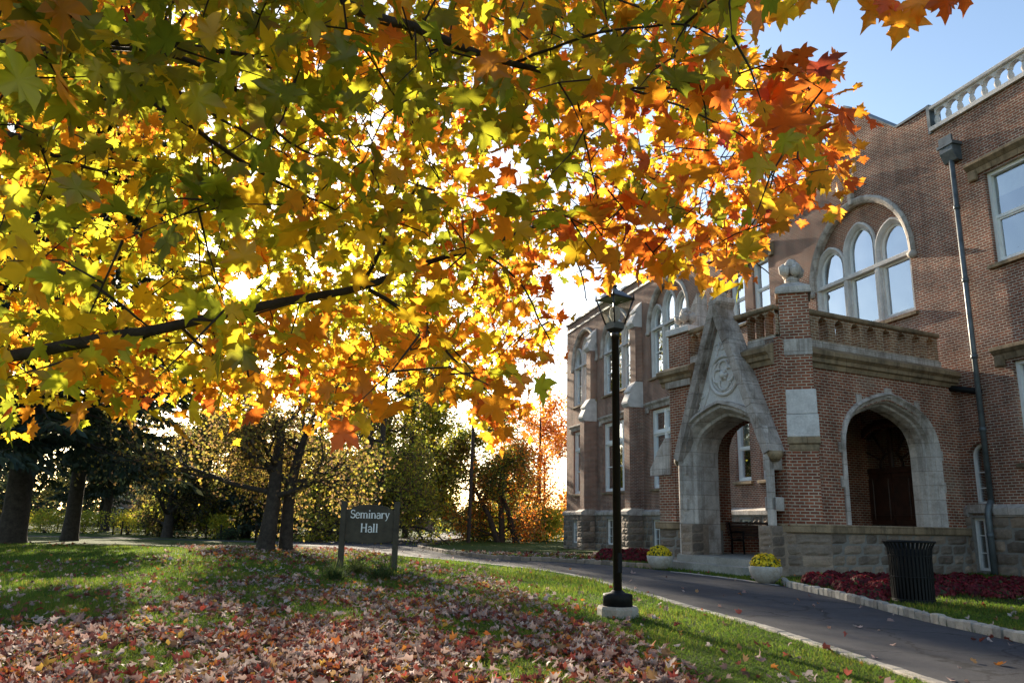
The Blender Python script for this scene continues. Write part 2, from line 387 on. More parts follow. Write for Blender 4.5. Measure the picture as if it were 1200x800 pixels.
# ------------------------------------------------------------------ ground
def axis(lo, hi, dense_lo, dense_hi, step, far):
    a = list(np.arange(dense_lo, dense_hi+1e-6, step)); x = dense_lo; s = step
    left = []
    while x > lo: s *= 1.35; x -= s; left.append(x)
    x = dense_hi; s = step; right = []
    while x < hi: s *= 1.35; x += s; right.append(x)
    return np.array(left[::-1]+a+right)
xs = axis(-1500, 1500, -30, 20, 1.0, 0); ys = axis(-300, 2500, -4, 66, 1.0, 0)
X, Y = np.meshgrid(xs, ys); V = np.stack([X, Y, gz(X, Y)], -1).reshape(-1, 3)
nx, ny = len(xs), len(ys)
ii, jj = np.meshgrid(np.arange(nx-1), np.arange(ny-1)); a = (jj*nx+ii).ravel()
T = np.stack([a, a+1, a+nx+1, a+nx], -1)
g = link('ground', fast_mesh('ground', V, T, smooth=True), M['lawn']); tag(g, kind='structure')

def densify(pts, step=0.6):
    out = []
    P = [np.array(p[:2], float) for p in pts]
    n = len(P)
    for i in range(n-1):
        p0 = P[max(i-1, 0)]; p1 = P[i]; p2 = P[i+1]; p3 = P[min(i+2, n-1)]
        k = max(1, int(np.linalg.norm(p2-p1)/step))
        for j in range(k):
            t = j/k
            out.append(0.5*((2*p1)+(-p0+p2)*t+(2*p0-5*p1+4*p2-p3)*t*t+(-p0+3*p1-3*p2+p3)*t**3))
    out.append(P[-1]); return np.array(out)
def resample(P, n):
    d = np.concatenate([[0], np.cumsum(np.linalg.norm(np.diff(P, axis=0), axis=1))]); s = np.linspace(0, d[-1], n)
    return np.stack([np.interp(s, d, P[:, 0]), np.interp(s, d, P[:, 1])], -1)
def strip(name, A, B, mtl, dz=0.014, n=160, m_=8):
    A = resample(A, n); B = resample(B, n)
    V = []
    for k in range(m_+1):
        P = A+(B-A)*k/m_; V.append(np.concatenate([P, (gz(P[:, 0], P[:, 1])+dz)[:, None]], 1))
    V = np.array(V); ii, jj = np.meshgrid(np.arange(n-1), np.arange(m_)); a = (jj*n+ii).ravel()
    o = link(name, fast_mesh(name, V, np.stack([a, a+1, a+n+1, a+n], -1), smooth=True), mtl); tag(o, kind='structure'); return o
gpx = lambda L: densify([G(x, y)[:2] for x, y in L])
edgeL = gpx([(1330, 880), (1200, 838), (1092, 800), (990, 767), (900, 737), (820, 715), (730, 689), (660, 672), (570, 661), (510, 655), (462, 651), (430, 646), (385, 641), (330, 637.5), (260, 634), (170, 631.3), (0, 627.5), (-150, 625)])
edgeR = gpx([(1420, 812), (1300, 780), (1200, 755), (1080, 728), (990, 704), (922, 688), (880, 681), (787, 669.5), (700, 661.5), (640, 658), (600, 656.5), (540, 651), (505, 645), (480, 637), (440, 634.5), (390, 634), (320, 633.8), (260, 632.6), (170, 630.3), (0, 626.8), (-150, 624.4)])
strip('driveway', edgeL, edgeR, M['asphalt'], n=240)
strip('back_path', gpx([(440, 634.2), (500, 627), (545, 621), (600, 618)]), gpx([(489, 640.5), (530, 632), (575, 626), (640, 621)]), M['asphalt'], dz=0.02, n=60)

def kerb_line(name, P, bw, bh, bl, mtl, off=0.0, jit=0.15):
    """granite setts laid along a line"""
    d = np.concatenate([[0], np.cumsum(np.linalg.norm(np.diff(P, axis=0), axis=1))]); s = 0; mb = MB()
    while s < d[-1]-bl:
        L = bl*random.uniform(1-jit, 1+jit)
        p = np.array([np.interp(s, d, P[:, 0]), np.interp(s, d, P[:, 1])]); q = np.array([np.interp(s+L-0.015, d, P[:, 0]), np.interp(s+L-0.015, d, P[:, 1])])
        t = (q-p)/(np.linalg.norm(q-p)+1e-9); nrm = np.array([-t[1], t[0]]); z = float(gz(0, p[1])); h = bh*random.uniform(0.9, 1.1); ww = bw*random.uniform(0.92, 1.08); o = off+random.uniform(-.008, .008)
        c = min(0.018, bh*0.3); vs = []
        for zz, ins in ((z-0.1, 0), (z+h-c, 0), (z+h, c)):
            for a, b in ((p+t*ins, -ww/2+ins), (q-t*ins, -ww/2+ins), (q-t*ins, ww/2-ins), (p+t*ins, ww/2-ins)):
                v = a+nrm*(b+o); vs.append((v[0]+random.uniform(-.004, .004), v[1]+random.uniform(-.004, .004), zz+random.uniform(-.004, .004)))
        fs = [(8, 9, 10, 11)]
        for r in (0, 4):
            for k in range(4): fs.append((r+k, r+(k+1) % 4, r+4+(k+1) % 4, r+4+k))
        mb.add(vs, fs); s += L
    o = mb.build(name, mtl); tag(o, kind='structure'); return o
kerb_line('kerb_edging', gpx([(1330, 880), (1200, 838), (1092, 800), (990, 767), (900, 737), (820, 715), (730, 689), (660, 672), (570, 661), (510, 655), (462, 651)]), 0.12, 0.028, 0.28, M['granite'])
kerb_line('kerb_bed', gpx([(1420, 812), (1300, 780), (1200, 755), (1080, 728), (990, 704), (922, 688), (915, 682)]), 0.11, 0.125, 0.17, M['granite'], off=-0.06)
kerb_line('kerb_island', gpx([(775, 667), (700, 661.5), (640, 658), (600, 656.5), (540, 651), (505, 645), (489, 640), (505, 636.5), (530, 632.5), (575, 626.5)]), 0.14, 0.13, 0.3, M['rock'], off=-0.06)
kerb_line('kerb_step_edge', gpx([(787, 670), (840, 676), (880, 681.5), (920, 687.5)]), 0.09, 0.024, 0.4, M['granite'])

# ------------------------------------------------------------------ the hall
HO = np.array([13.47, 21.86, 0.0]); HA = R(-74.2)
hall = empty('brick_hall', HO, HA, 'red brick collegiate hall with arched stone windows and a gabled entrance porch', 'building')
PO = np.array([6.876, 19.56, 0.0]); PA = R(-63.0)
def to_local(o, A, p):
    d = np.asarray(p, float)-o; c, s = math.cos(A), math.sin(A)
    return np.array([d[0]*c+d[1]*s, -d[0]*s+d[1]*c, d[2] if len(d) > 2 else 0])
PL = to_local(HO, HA, PO)
def porchpart(o): o.location = (PL[0], PL[1], 0); o.rotation_euler = (0, 0, PA-HA); return o
NA = 9
def arch_top(kind, xc, hw, zs, rise):
    """half curve sample list of (x, z) from left spring to right spring"""
    pts = []
    if kind == 'flat': return [(xc-hw, zs), (xc+hw, zs)]
    if kind == 'point':
        rr = (hw*hw+rise*rise)/(2*hw)
        a1 = math.atan2(rise, rr-hw) if rr != hw else math.pi/2
        for i in range(NA+1):
            a = a1*i/NA; pts.append((-hw+rr-rr*math.cos(a), rr*math.sin(a)))
    elif kind == 'round':
        for i in range(NA+1):
            a = math.pi/2*i/NA; pts.append((-hw*math.cos(a), rise*math.sin(a)))
    else:                                          # four-centred
        tb = [(-1, 0), (-.985, .2), (-.93, .40), (-.84, .565), (-.72, .69), (-.57, .785), (-.4, .865), (-.2, .945), (0, 1)]
        pts = [(a*hw, b*rise) for a, b in tb]
    full = pts+[(-x, z) for x, z in reversed(pts[:-1])]
    return [(xc+x, zs+z) for x, z in full]
class Op:
    def __init__(s, xc, hw, zb, zs, rise=0, kind='flat'):
        s.xc, s.hw, s.zb, s.zs, s.rise, s.kind = xc, hw, zb, zs, rise, kind
        s.top = arch_top(kind, xc, hw, zs, rise); s.bx = [p[0] for p in s.top]; s.bz = [p[1] for p in s.top]
    def z(s, x): return float(np.interp(x, s.bx, s.bz))
    def outline(s): return [(s.xc-s.hw, s.zb)]+s.top+[(s.xc+s.hw, s.zb)]
def wall_grid(mb, x0, x1, zb, ztop, ops, y, flip=False):
    """one wall face in the x,z plane at depth y; ztop is a list of (x, z)"""
    tx = [p[0] for p in ztop]; tz = [p[1] for p in ztop]
    bs = sorted(set([round(v, 5) for v in [x0, x1]+[t for t in tx if x0 < t < x1]+[b for o in ops for b in o.bx if x0 < b < x1]]))
    for xa, xb in zip(bs[:-1], bs[1:]):
        xm = (xa+xb)/2
        cov = sorted([o for o in ops if o.xc-o.hw < xm < o.xc+o.hw], key=lambda o: o.zb)
        ca, cb = zb, zb
        for o in cov+[None]:
            if o is None: za, zz = float(np.interp(xa, tx, tz)), float(np.interp(xb, tx, tz))
            else: za = zz = o.zb
            if za > ca+1e-4 or zz > cb+1e-4:
                q = [(xa, y, ca), (xb, y, cb), (xb, y, zz), (xa, y, za)]
                mb.quad(*(q[::-1] if flip else q))
            if o is not None: ca, cb = o.z(xa), o.z(xb)
def reveal(mb, o, y0, y1, sill=True):
    P = o.outline()
    if sill: P = P+[P[0]]
    for (xa, za), (xb, zz) in zip(P[:-1], P[1:]):
        mb.quad((xa, y0, za), (xa, y1, za), (xb, y1, zz), (xb, y0, zz))

# --- openings of the long facade
rect = lambda a, b, z0, z1: Op((a+b)/2, (b-a)/2, z0, z1)
BIG = Op(-4.42, 2.40, 8.02, 10.05, 2.50, 'point')
UP = [Op(-31.1, 2.12, 9.0, 11.75, 2.25, 'point'), Op(-25.75, 2.12, 9.0, 11.75, 2.25, 'point'), Op(-18.9, 2.18, 9.0, 11.75, 2.25, 'point')]
LOW = [rect(-33.2, -29.9, 3.0, 7.2), rect(-27.85, -23.7, 3.0, 7.2), rect(-21.1, -16.8, 3.0, 7.2)]
SASH = [rect(1.0, 2.75, 8.62, 11.38), rect(1.14, 2.86, 3.0, 5.75), rect(5.0, 6.75, 8.62, 11.38), rect(5.1, 6.8, 3.0, 5.75),
        rect(-12.72, -11.55, 9.92, 12.4), rect(-10.92, -9.7, 9.92, 12.4), rect(-12.85, -11.72, 3.05, 5.9), rect(-10.98, -9.8, 3.05, 5.9)]
SMALL = Op(-0.27, 0.33, 1.92, 3.25, 0.36, 'point')
BASE = [rect(-0.62, -0.08, 0.1, 1.52), rect(-12.5, -11.7, 0.5, 1.42), rect(-33.0, -32.1, -0.2, 1.2), rect(-27.1, -25.9, -0.1, 1.36), rect(-20.9, -19.9, -0.1, 1.36)]
DOOR = Op(-3.85, 1.62, 0.36, 3.0, 1.5, 'round')
XL, XR = -34.6, 9.5
ztop = [(XL, 15.1), (-15.0, 15.1), (-14.999, 13.55), (-6.85, 13.55), (-6.849, 14.44), (-6.72, 14.44), (-4.42, 16.45), (-2.1, 14.44), (-0.7, 14.44), (-0.699, 13.55), (XR, 13.55)]
ops = [BIG]+UP+LOW+SASH+[SMALL, DOOR]
mb = MB()
wall_grid(mb, XL, -5.7, 1.6, ztop, ops, 0.0); wall_grid(mb, -5.7, -2.0, .0, ztop, ops, 0.0); wall_grid(mb, -2.0, XR, 1.6, ztop, ops, 0.0)
for o in ops: reveal(mb, o, 0.0, 0.42)
# left end, right end, back and the thickness of the parapets
for x, zt in ((XL, 15.1), (XR, 13.55)): mb.quad((x, 0, -1.5), (x, 14, -1.5), (x, 14, zt), (x, 0, zt))
mb.quad((XL, 14, -1.5), (XR, 14, -1.5), (XR, 14, 13.5), (XL, 14, 13.5))
for (xa, za), (xb, zb_) in zip(ztop[:-1], ztop[1:]): mb.quad((xa, 0, za), (xb, 0, zb_), (xb, 0.45, zb_), (xa, 0.45, za))
wall_grid(mb, XL, XR, 12.9, ztop, [], 0.45, True)
mb.build('wall', M['brick'], hall)
mb = MB(); mb.quad((XL, 0.44, 13.0), (XR, 0.44, 13.0), (XR, 14, 13.0), (XL, 14, 13.0)); mb.build('roof', M['copper'], hall)
mb = MB(); mb.quad((XL+.1, 0.9, -1), (XR-.1, 0.9, -1), (XR-.1, 0.9, 12.9), (XL+.1, 0.9, 12.9)); mb.build('room_dark_sheet', M['dark'], hall)  # black sheet behind the panes, the darkness of the rooms put into its colour

def ashlar(mb, x0, x1, z0, z1, y, holes=(), h=0.33, amp=0.05, axis='x', sgn=-1.0):
    """courses of rock-faced blocks standing proud of depth y (axis y: the face runs along y at x)"""
    z = z0; row = 0
    nr = max(1, round((z1-z0)/h)); hh = (z1-z0)/nr
    for r in range(nr):
        za, zb = z0+r*hh, z0+(r+1)*hh; x = x0
        while x < x1-1e-3:
            L = random.uniform(0.35, 0.95); xb = min(x1, x+L)
            if x1-xb < 0.25: xb = x1
            segs = [(x, xb)]
            for o in holes:
                ns = []
                for a, b in segs:
                    if zb <= o.zb+0.02 or za >= o.zs-0.02 or b <= o.xc-o.hw or a >= o.xc+o.hw: ns.append((a, b))
                    else:
                        if a < o.xc-o.hw: ns.append((a, o.xc-o.hw))
                        if b > o.xc+o.hw: ns.append((o.xc+o.hw, b))
                segs = ns
            for a, b in segs:
                if b-a < 0.04: continue
                n = 5; vs = []; fs = []
                for j in range(n):
                    for i in range(n):
                        u, v = i/(n-1), j/(n-1); edge = min(u*(b-a), (1-u)*(b-a), v*hh, (1-v)*hh)
                        d = -0.006 if edge < 1e-6 else min(0.7, edge/0.06)*amp*random.uniform(0.35, 1.15)
                        gap = 0.008
                        px = a+gap+(b-a-2*gap)*u; pz = za+gap+(hh-2*gap)*v
                        vs.append((px, y+sgn*d, pz) if axis == 'x' else (y+sgn*d, px, pz))
                for j in range(n-1):
                    for i in range(n-1): fs.append((j*n+i, j*n+i+1, (j+1)*n+i+1, (j+1)*n+i))
                mb.add(vs, fs)
            x = xb
M['mortar'] = stone_mat('mortar', (0.20, 0.18, 0.155), (0.30, 0.275, 0.24), 6)
mb = MB(); DB = rect(-5.6, -2.1, 0.36, 1.6)
wall_grid(mb, XL-0.15, XR, -1.5, [(XL-.15, 1.6), (XR, 1.6)], BASE+[DB], -0.14); reveal(mb, DB, -.14, .01)
for o in BASE: reveal(mb, o, -0.14, 0.3)
mb.quad((XL-.15, -.14, 1.6), (XR, -.14, 1.6), (XR, 0.05, 1.6), (XL-.15, .05, 1.6)); mb.quad((XL-.15, -.14, -1.5), (XL-.15, 14, -1.5), (XL-.15, 14, 1.6), (XL-.15, -.14, 1.6))
base = mb.build('stone_base', M['mortar'], hall)
for xa_, xb_ in ((XL-.15, -15.6), (-14.5, -6.2), (-1.6, -.62), (-.08, 5)):
    mb = MB(); ashlar(mb, xa_, xb_, -1.1 if xb_ < -15 else -.05, 1.58, -0.14, BASE, amp=.06); mb.build('stone_course', M['rock'], base)
mb = MB()
def table_profile(y): return [(y+.18, 1.56), (y-0.05, 1.56), (y-0.09, 1.62), (y-0.09, 1.78), (y+.12, 1.90), (y+.18, 1.90)]
mb.prism_x(table_profile(-.14), XL-.2, -5.7); mb.prism_x(table_profile(-.14), -2.0, -0.70); mb.prism_x(table_profile(-.14), 0.2, XR)
mb.box(-.70, .2, -.19, 0.05, 1.66, 1.90)
mb.build('water_table', M['lime'], hall)

# --- parapets
mb = MB()
for a, b in ((XL-.06, -15.0),): mb.box(a, b, -.10, .5, 15.1, 15.22); mb.box(a, b, -.05, .0-.002, 14.55, 14.68)
mb.prism([(-7.0, 14.42), (-6.72, 14.42), (-4.42, 16.43), (-2.06, 14.42), (-0.66, 14.42), (-.66, 14.5), (-2.1, 14.5), (-4.42, 16.56), (-6.78, 14.5), (-7.0, 14.5)], -.05, .5)
mb.build('parapet_coping', M['copper'], hall)
def baluster_proto():
    b = MB(); b.lathe([(0.10, 0), (0.10, .05), (0.06, .08), (0.085, .17), (0.095, .24), (0.06, .36), (0.05, .42), (0.075, .44), (0.075, .47), (.05, .49), (.07, .54)], n=10)
    return b
def balustrade(x0, x1):
    b = MB(); b.box(x0, x1, -.10, .32, 13.55, 13.68); b.box(x0, x1, -.06, .28, 14.30, 14.42, .02)
    bo = b.build('balustrade', M['limew'], hall)
    n = max(2, round((x1-x0-.3)/.42)); me = None
    sp = MB()
    for i in range(n):
        x = x0+.17+(x1-x0-.34)*i/(n-1)
        if me is None:
            o = baluster_proto().build('baluster', M['limew'], bo); me = o
        else: o = me.copy(); col.objects.link(o)
        o.location = (x, .11, 13.68)
        if i < n-1:
            xn = x0+.17+(x1-x0-.34)*(i+1)/(n-1); hw = (xn-x)/2-.03; xc = (x+xn)/2
            P = [(x, 14.30), (x, 14.10)]+[(xc-hw*math.cos(math.pi*k/8), 14.10+.15*math.sin(math.pi*k/8)) for k in range(9)]+[(xn, 14.10), (xn, 14.30)]
            sp.prism(P, .02, .20)
    sp.build('arcade_head', M['limew'], bo)
    return bo
balustrade(-0.66, 9.4); balustrade(-14.9, -7.0)
mb = MB(); mb.box(-.74, -.62, -.06, .4, 13.5, 14.5); mb.build('parapet_end', M['copper'], hall)

# --- windows
def lights_window(op, name, xs, hw, tz, spr, rises, zb, hood_off=0.24, mull=0.11):
    """traceried stone window: brick tympanum, stone lancets, white sashes"""
    root = empty(name, (0, 0, 0), 0, parent=hall)
    lan = [Op(x, hw, tz+.07, s, r, 'point') for x, s, r in zip(xs, spr, rises)]
    lo = [Op(x, hw, zb+.12, tz-.07) for x in xs]
    b = MB()                                       # tympanum of brick behind the hood
    outer = [Op(x, hw+.2, zb, s, r+.22, 'point') for x, s, r in zip(xs, spr, rises)]
    zt = [(px, pz) for px, pz in op.top]
    fill = MB(); wall_grid(fill, op.xc-op.hw+.001, op.xc+op.hw-.001, op.zs, zt, outer, 0.16); fill.build_pieces('tympanum', M['brick_red'], root)
    st = MB()
    for o in outer:
        st.loft(o.outline(), [(0.0, 0.17), (0.0, 0.08), (-.06, 0.06), (-.2, 0.20)])
    # jamb stones, mullions, transom and sill as one stone face pierced by the lights
    wall_grid(st, op.xc-op.hw+.001, op.xc+op.hw-.001, zb, [(op.xc-op.hw, op.zs), (op.xc+op.hw, op.zs)], lo+[Op(o.xc, o.hw, o.zb, max(o.zs, o.zb+.05), o.rise, 'point') for o in lan], 0.14)
    for o, oo in zip(lan, outer):
        sub = MB(); wall_grid(sub, o.xc-hw-.2, o.xc+hw+.2, op.zs-.001, [(a, c) for a, c in oo.top], [o], 0.20)
        st.add(sub.v, sub.f)
    for o in lo+lan: reveal(st, o, 0.14, 0.34)
    st.box(op.xc-op.hw+.02, op.xc+op.hw-.02, 0.05, 0.20, tz-.075, tz+.075, .015)
    for xa, xb in zip(xs[:-1], xs[1:]): st.box((xa+xb)/2-mull, (xa+xb)/2+mull, 0.07, 0.2, zb+.02, tz-.08, .02)
    st.build('tracery', M['limew'], root)
    wf = MB(); pn = MB()
    for o in lo:
        wf.loft(o.outline()+[o.outline()[0]], [(0, .22), (-.07, .22), (-.07, .30)])
        pn.quad((o.xc-hw, .28, o.zb), (o.xc+hw, .28, o.zb), (o.xc+hw, .28, o.zs), (o.xc-hw, .28, o.zs))
        if o.zs-o.zb > 2.2: zm = (o.zb+o.zs)/2; wf.box(o.xc-hw+.02, o.xc+hw-.02, .24, .30, zm-.03, zm+.03)
    for o in lan:
        wf.loft(o.outline()+[o.outline()[0]], [(0, .22), (-.06, .22), (-.06, .30)])
        P = o.outline(); pn.add([(x, .28, z) for x, z in P], [tuple(range(len(P)))])
    wf.build('frame', M['white'], root); pn.build('pane', M['glass'], root)
    hd = MB(); Ptop = op.top
    hd.loft([(Ptop[0][0], op.zs-.12)]+Ptop+[(Ptop[-1][0], op.zs-.12)], [(-.02, .14), (-.02, -.03), (.06, -.10), (.16, -.13), (hood_off, -.06), (hood_off, .01)])
    for sg in (-1, 1):
        hd.ball((op.xc+sg*(op.hw+.14), -.06, op.zs-.2), .17, .13, .14, 8, .15)
    hd.build('hood', M['lime'], root)
    sl_ = MB(); sl_.prism_x([(.3, zb-.16), (-.12, zb-.16), (-.12, zb-.06), (.3, zb+.06)], op.xc-op.hw-.12, op.xc+op.hw+.12); sl_.build('sill', M['brown'], root)
    return root
bw = lights_window(BIG, 'window', [-6.0, -4.42, -2.84], 0.62, 10.02, [10.55, 10.9, 10.55], [0.72, 0.80, 0.72], 8.02)
b = MB(); b.box(-4.53, -4.31, -.16, .02, 12.55, 13.25, .03); b.ball((-4.42, -.12, 13.35), .2, .16, .22, 8, .2); b.ball((-4.42, -.14, 13.1), .26, .14, .1, 8, .2); b.build('hood_finial', M['lime'], bw)
for u in UP: lights_window(u, 'window', [u.xc-1.42, u.xc, u.xc+1.42], 0.55, 11.72, [12.15, 12.55, 12.15], [0.72, 0.8, 0.72], 9.0)

def sash_window(op, hood=True, cols_=1, wide=False, y=0.16):
    root = empty('window', (0, 0, 0), 0, parent=hall)
    xa, xb, za, zb = op.xc-op.hw, op.xc+op.hw, op.zb, op.zs
    f = MB(); P = [(xa, za), (xa, zb), (xb, zb), (xb, za), (xa, za)]
    f.loft([(xa, za), (xa, zb), (xb, zb), (xb, za)], [(0, y-.04), (-.10, y-.04), (-.10, y+.10)], True)
    lights = []
    if wide:
        n = 3; wd = (xb-xa-.2)/n
        zt = zb-1.25
        for i in range(n):
            a, c = xa+.1+wd*i, xa+.1+wd*(i+1); lights += [(a, c, za+.1, zt-.07), (a, c, zt+.07, zb-.1)]
            if i: f.box(a-.10, a+.10, y-.05, y+.1, za+.1, zb-.1)
        f.box(xa+.1, xb-.1, y-.06, y+.1, zt-.07, zt+.07)
        for a, c, z0, z1 in lights:
            if z1-z0 > 2: f.box(a+.05, c-.05, y+.03, y+.1, (z0+z1)/2-.035, (z0+z1)/2+.035)
            f.loft([(a+.04, z0), (a+.04, z1), (c-.04, z1), (c-.04, z0)], [(0, y), (-.09, y), (-.09, y+.1)], True)
    else:
        zm = (za+zb)/2; f.box(xa+.1, xb-.1, y, y+.1, zm-.045, zm+.045)
        f.loft([(xa+.1, za+.1), (xa+.1, zm-.04), (xb-.1, zm-.04), (xb-.1, za+.1)], [(0, y+.03), (-.06, y+.03), (-.06, y+.1)], True)
    f.build('frame', M['white'], root)
    p = MB(); p.quad((xa, y+.075, za), (xb, y+.075, za), (xb, y+.075, zb), (xa, y+.075, zb)); p.build('pane', M['glass'], root)
    if not wide:
        hb = random.uniform(.25, .6)*(zb-za); bl = MB(); bl.box(xa+.02, xb-.02, y+.16, y+.175, zb-hb, zb-.02); bl.box(xa+.02, xb-.02, y+.15, y+.185, zb-hb-.03, zb-hb); bl.build('blind', M['blind'], root)
    s = MB(); s.prism_x([(.2, za-.15), (-.13, za-.15), (-.13, za-.05), (.2, za+.02)], xa-.16, xb+.16); s.build('sill', M['brown'], root)
    if hood:
        h = MB(); e = .48
        h.prism_x([(.1, zb+.06), (-.05, zb+.06), (-.10, zb+.22), (-.22, zb+.34), (-.22, zb+.42), (.0, zb+.5), (.1, zb+.5)], xa-e, xb+e)
        for xx in (xa-e+.02, xb+e-.3): h.box(xx, xx+.28, -.14, .0, zb-.12, zb+.2, .03)
        h.build('hood', M['brown'] if not wide else M['lime'], root)
    return root
for o in SASH: sash_window(o)
for o in LOW: sash_window(o, wide=True)
def small_window(op, y, cols_, rows):
    root = empty('window', (0, 0, 0), 0, parent=hall)
    f = MB(); O = op.outline()
    f.loft(O+[O[0]], [(0, y), (-.07, y), (-.07, y+.08)])
    xa, xb = op.xc-op.hw+.06, op.xc+op.hw-.06
    for i in range(1, cols_): x = xa+(xb-xa)*i/cols_; f.box(x-.014, x+.014, y+.03, y+.07, op.zb+.06, op.zs+op.rise*.9)
    for j in range(1, rows): z = op.zb+(op.zs-op.zb)*j/rows; f.box(xa, xb, y+.034, y+.066, z-.014, z+.014)
    f.build('frame', M['white'], root)
    p = MB(); p.add([(x, y+.06, z) for x, z in O], [tuple(range(len(O)))]); p.build('pane', M['glass'], root)
    return root
sw = small_window(SMALL, .14, 2, 3)
b = MB(); b.loft(SMALL.top, [(.0, .02), (.0, -.03), (.2, -.03), (.2, .01)]); b.build('arch_ring', M['brick_red'], sw)
for o in BASE: small_window(o, -.04, 2, 3)
# door behind the porch
dr = empty('door', (0, 0, 0), 0, parent=hall)
b = MB(); b.loft(DOOR.outline(), [(.22, .02), (.22, -.08), (.05, -.08), (0, .02), (0, .2)]); b.build('door_surround', M['wood'], dr)
b = MB()
for sg in (-1, 1):
    x0 = DOOR.xc+(0.01 if sg > 0 else -1.57); b.box(x0, x0+1.56, .14, .2, .37, 2.95)
    for z0, z1 in ((.5, 1.3), (1.45, 2.8)):
        for k in range(2): b.box(x0+.12+.70*k, x0+.72+.70*k, .11, .15, z0, z1, .02)
b.box(DOOR.xc-1.6, DOOR.xc+1.6, .10, .22, 2.96, 3.14); b.box(DOOR.xc-.06, DOOR.xc+.06, .11, .2, 3.14, 4.4)
for k in range(1, 6):
    a_ = math.pi*k/6; b.tube([(DOOR.xc+.5*math.cos(a_), .15, 3.14+.5*math.sin(a_)), (DOOR.xc+1.5*math.cos(a_), .15, 3.14+1.3*math.sin(a_))], .03, 5)
b.tube([(DOOR.xc+.5*math.cos(math.pi*k/12), .15, 3.14+.5*math.sin(math.pi*k/12)) for k in range(13)], .03, 5)
b.build('door_leaf', M['wood'], dr)
b = MB(); P = DOOR.top; b.add([(x, .17, z) for x, z in [(DOOR.xc-1.6, 3.05)]+P[2:-2]+[(DOOR.xc+1.6, 3.05)]], [tuple(range(len(P)-2))]); b.build('fanlight', M['glass'], dr)

# --- buttresses of the far range
for x, first in ((-29.35, 0), (-22.45, 0)):
    r = empty('buttress', (0, 0, 0), 0, parent=hall); hw = .36
    b = MB(); b.prism_x([(.02, 1.9), (-.86, 1.9), (-.86, 7.7), (-.42, 8.6), (-.42, 12.45), (0.02, 13.3)], x-hw, x+hw); b.build('brickwork', M['brick'], r)
    for z0, z1, y0, y1 in ((7.75, 8.95, -.98, -.46), (12.4, 13.7, -.62, .02)):
        s = MB(); zm = (z0+z1)/2; ym = (y0+y1)/2
        s.prism_x([(.02, z0-.25), (y0+.14, z0-.25), (y0, z0-.05), (y0, z0+.06), (ym-.02, zm), (ym-.10, zm), (ym-.10, zm+.10), (y1, z1), (.02, z1)], x-hw-.04, x+hw+.04)
        s.build('weathering', M['limew'], r)
    s = MB(); ashlar(s, x-hw-.1, x+hw+.1, -1.1, 1.58, -1.02); ashlar(s, -1.02, -.14, -1.1, 1.58, x+hw+.1, axis='y', sgn=1.0)
    s.box(x-hw-.095, x+hw+.095, -1.015, -.13, -1.4, 1.57); s.build('base', M['rock'], r)
    s = MB(); s.prism_x([(-.1, 1.57), (-1.1, 1.57), (-1.12, 1.62), (-1.12, 1.78), (-.86, 1.94), (-.1, 1.94)], x-hw-.15, x+hw+.15); s.build('base_cap', M['lime'], r)

# --- downpipe
dp = empty('downpipe', (0, 0, 0), 0, parent=hall)
b = MB(); b.tube([(0.10, -.16, 12.2), (0.10, -.16, 1.95)], .075, 10)
b.tube([(0.10, -.16, 1.98), (.10, -.30, 1.75), (.10, -.32, 1.5), (.10, -.32, 0.0)], .085, 10)
for z in (10.6, 8.3, 6.0, 3.9, 1.0): b.lathe([(.095, 0), (.095, .12)], (.10, -.16 if z > 1.9 else -.32, z), 10)
b.build('pipe', M['copper'], dp)
b = MB(); b.prism_x([(.0, 12.15), (-.2, 12.15), (-.34, 12.45), (-.34, 12.95), (-.28, 12.95), (-.28, 12.75), (0, 12.75)], -.14, .34); b.box(-.2, .40, -.38, 0, 12.62, 12.72); b.build('hopper', M['copper'], dp)
b = MB(); b.tube([(0.1, -.1, 5.05), (-.7, -.2, 5.25), (-1.7, -.3, 5.45)], .09, 8); b.build('flashing', M['iron'], hall)

# ------------------------------------------------------------------ the porch
GA = Op(-1.76, 1.33, 0.3, 3.0, 1.08, 'tudor')      # main arch
BA = Op(4.03, 1.62, 1.25, 3.24, 1.25, 'tudor')     # side arch, on the wall along b
LA = Op(3.75, 1.95, 1.18, 3.2, 1.4, 'tudor')        # left arch to the court
prw = MB()
wall_grid(prw, -4.4, 0.1, 1.2, [(-4.4, 5.4), (.1, 5.4)], [Op(GA.xc, 1.53, 0.3, 3.0, 1.26, 'tudor')], 0.0)
wall_grid(prw, -4.4, 0.1, 1.2, [(-4.4, 5.4), (.1, 5.4)], [GA], 0.62, True)
prw.box(-4.97, -4.2, -.02, 1.0, 1.2, 2.9); prw.box(-.42, .085, .03, .62, 1.2, 6.0)
def side_wall(mb_, a, ops_, b0, b1, zb, zt, flip):
    s = MB(); wall_grid(s, b0, b1, zb, [(b0, zt), (b1, zt)], ops_, 0, flip); mb_.add([(a, x, z) for x, _, z in s.v], s.f)
BAo = Op(4.03, 1.9, 1.25, 3.24, 1.42, 'tudor')
side_wall(prw, 0.11, [BAo], 0.3, 7.6, 1.2, 5.4, False); side_wall(prw, -.5, [BA], 0.6, 7.4, 0.3, 5.2, True)
side_wall(prw, -4.4, [LA], 0.0, 9.5, 0.3, 5.4, True); side_wall(prw, -3.85, [LA], 0.6, 9.5, 0.3, 5.2, False)
P = LA.outline(); P = P+[P[0]]
for (xa, za), (xb, zb_) in zip(P[:-1], P[1:]): prw.quad((-4.4, xa, za), (-3.85, xa, za), (-3.85, xb, zb_), (-4.4, xb, zb_))
porchpart(prw.build('porch_wall', M['brick_red'], hall))
b = MB(); b.box(-4.3, 0.0, .05, 8.8, 5.15, 5.38); porchpart(b.build('porch_ceiling', M['wood'], hall))
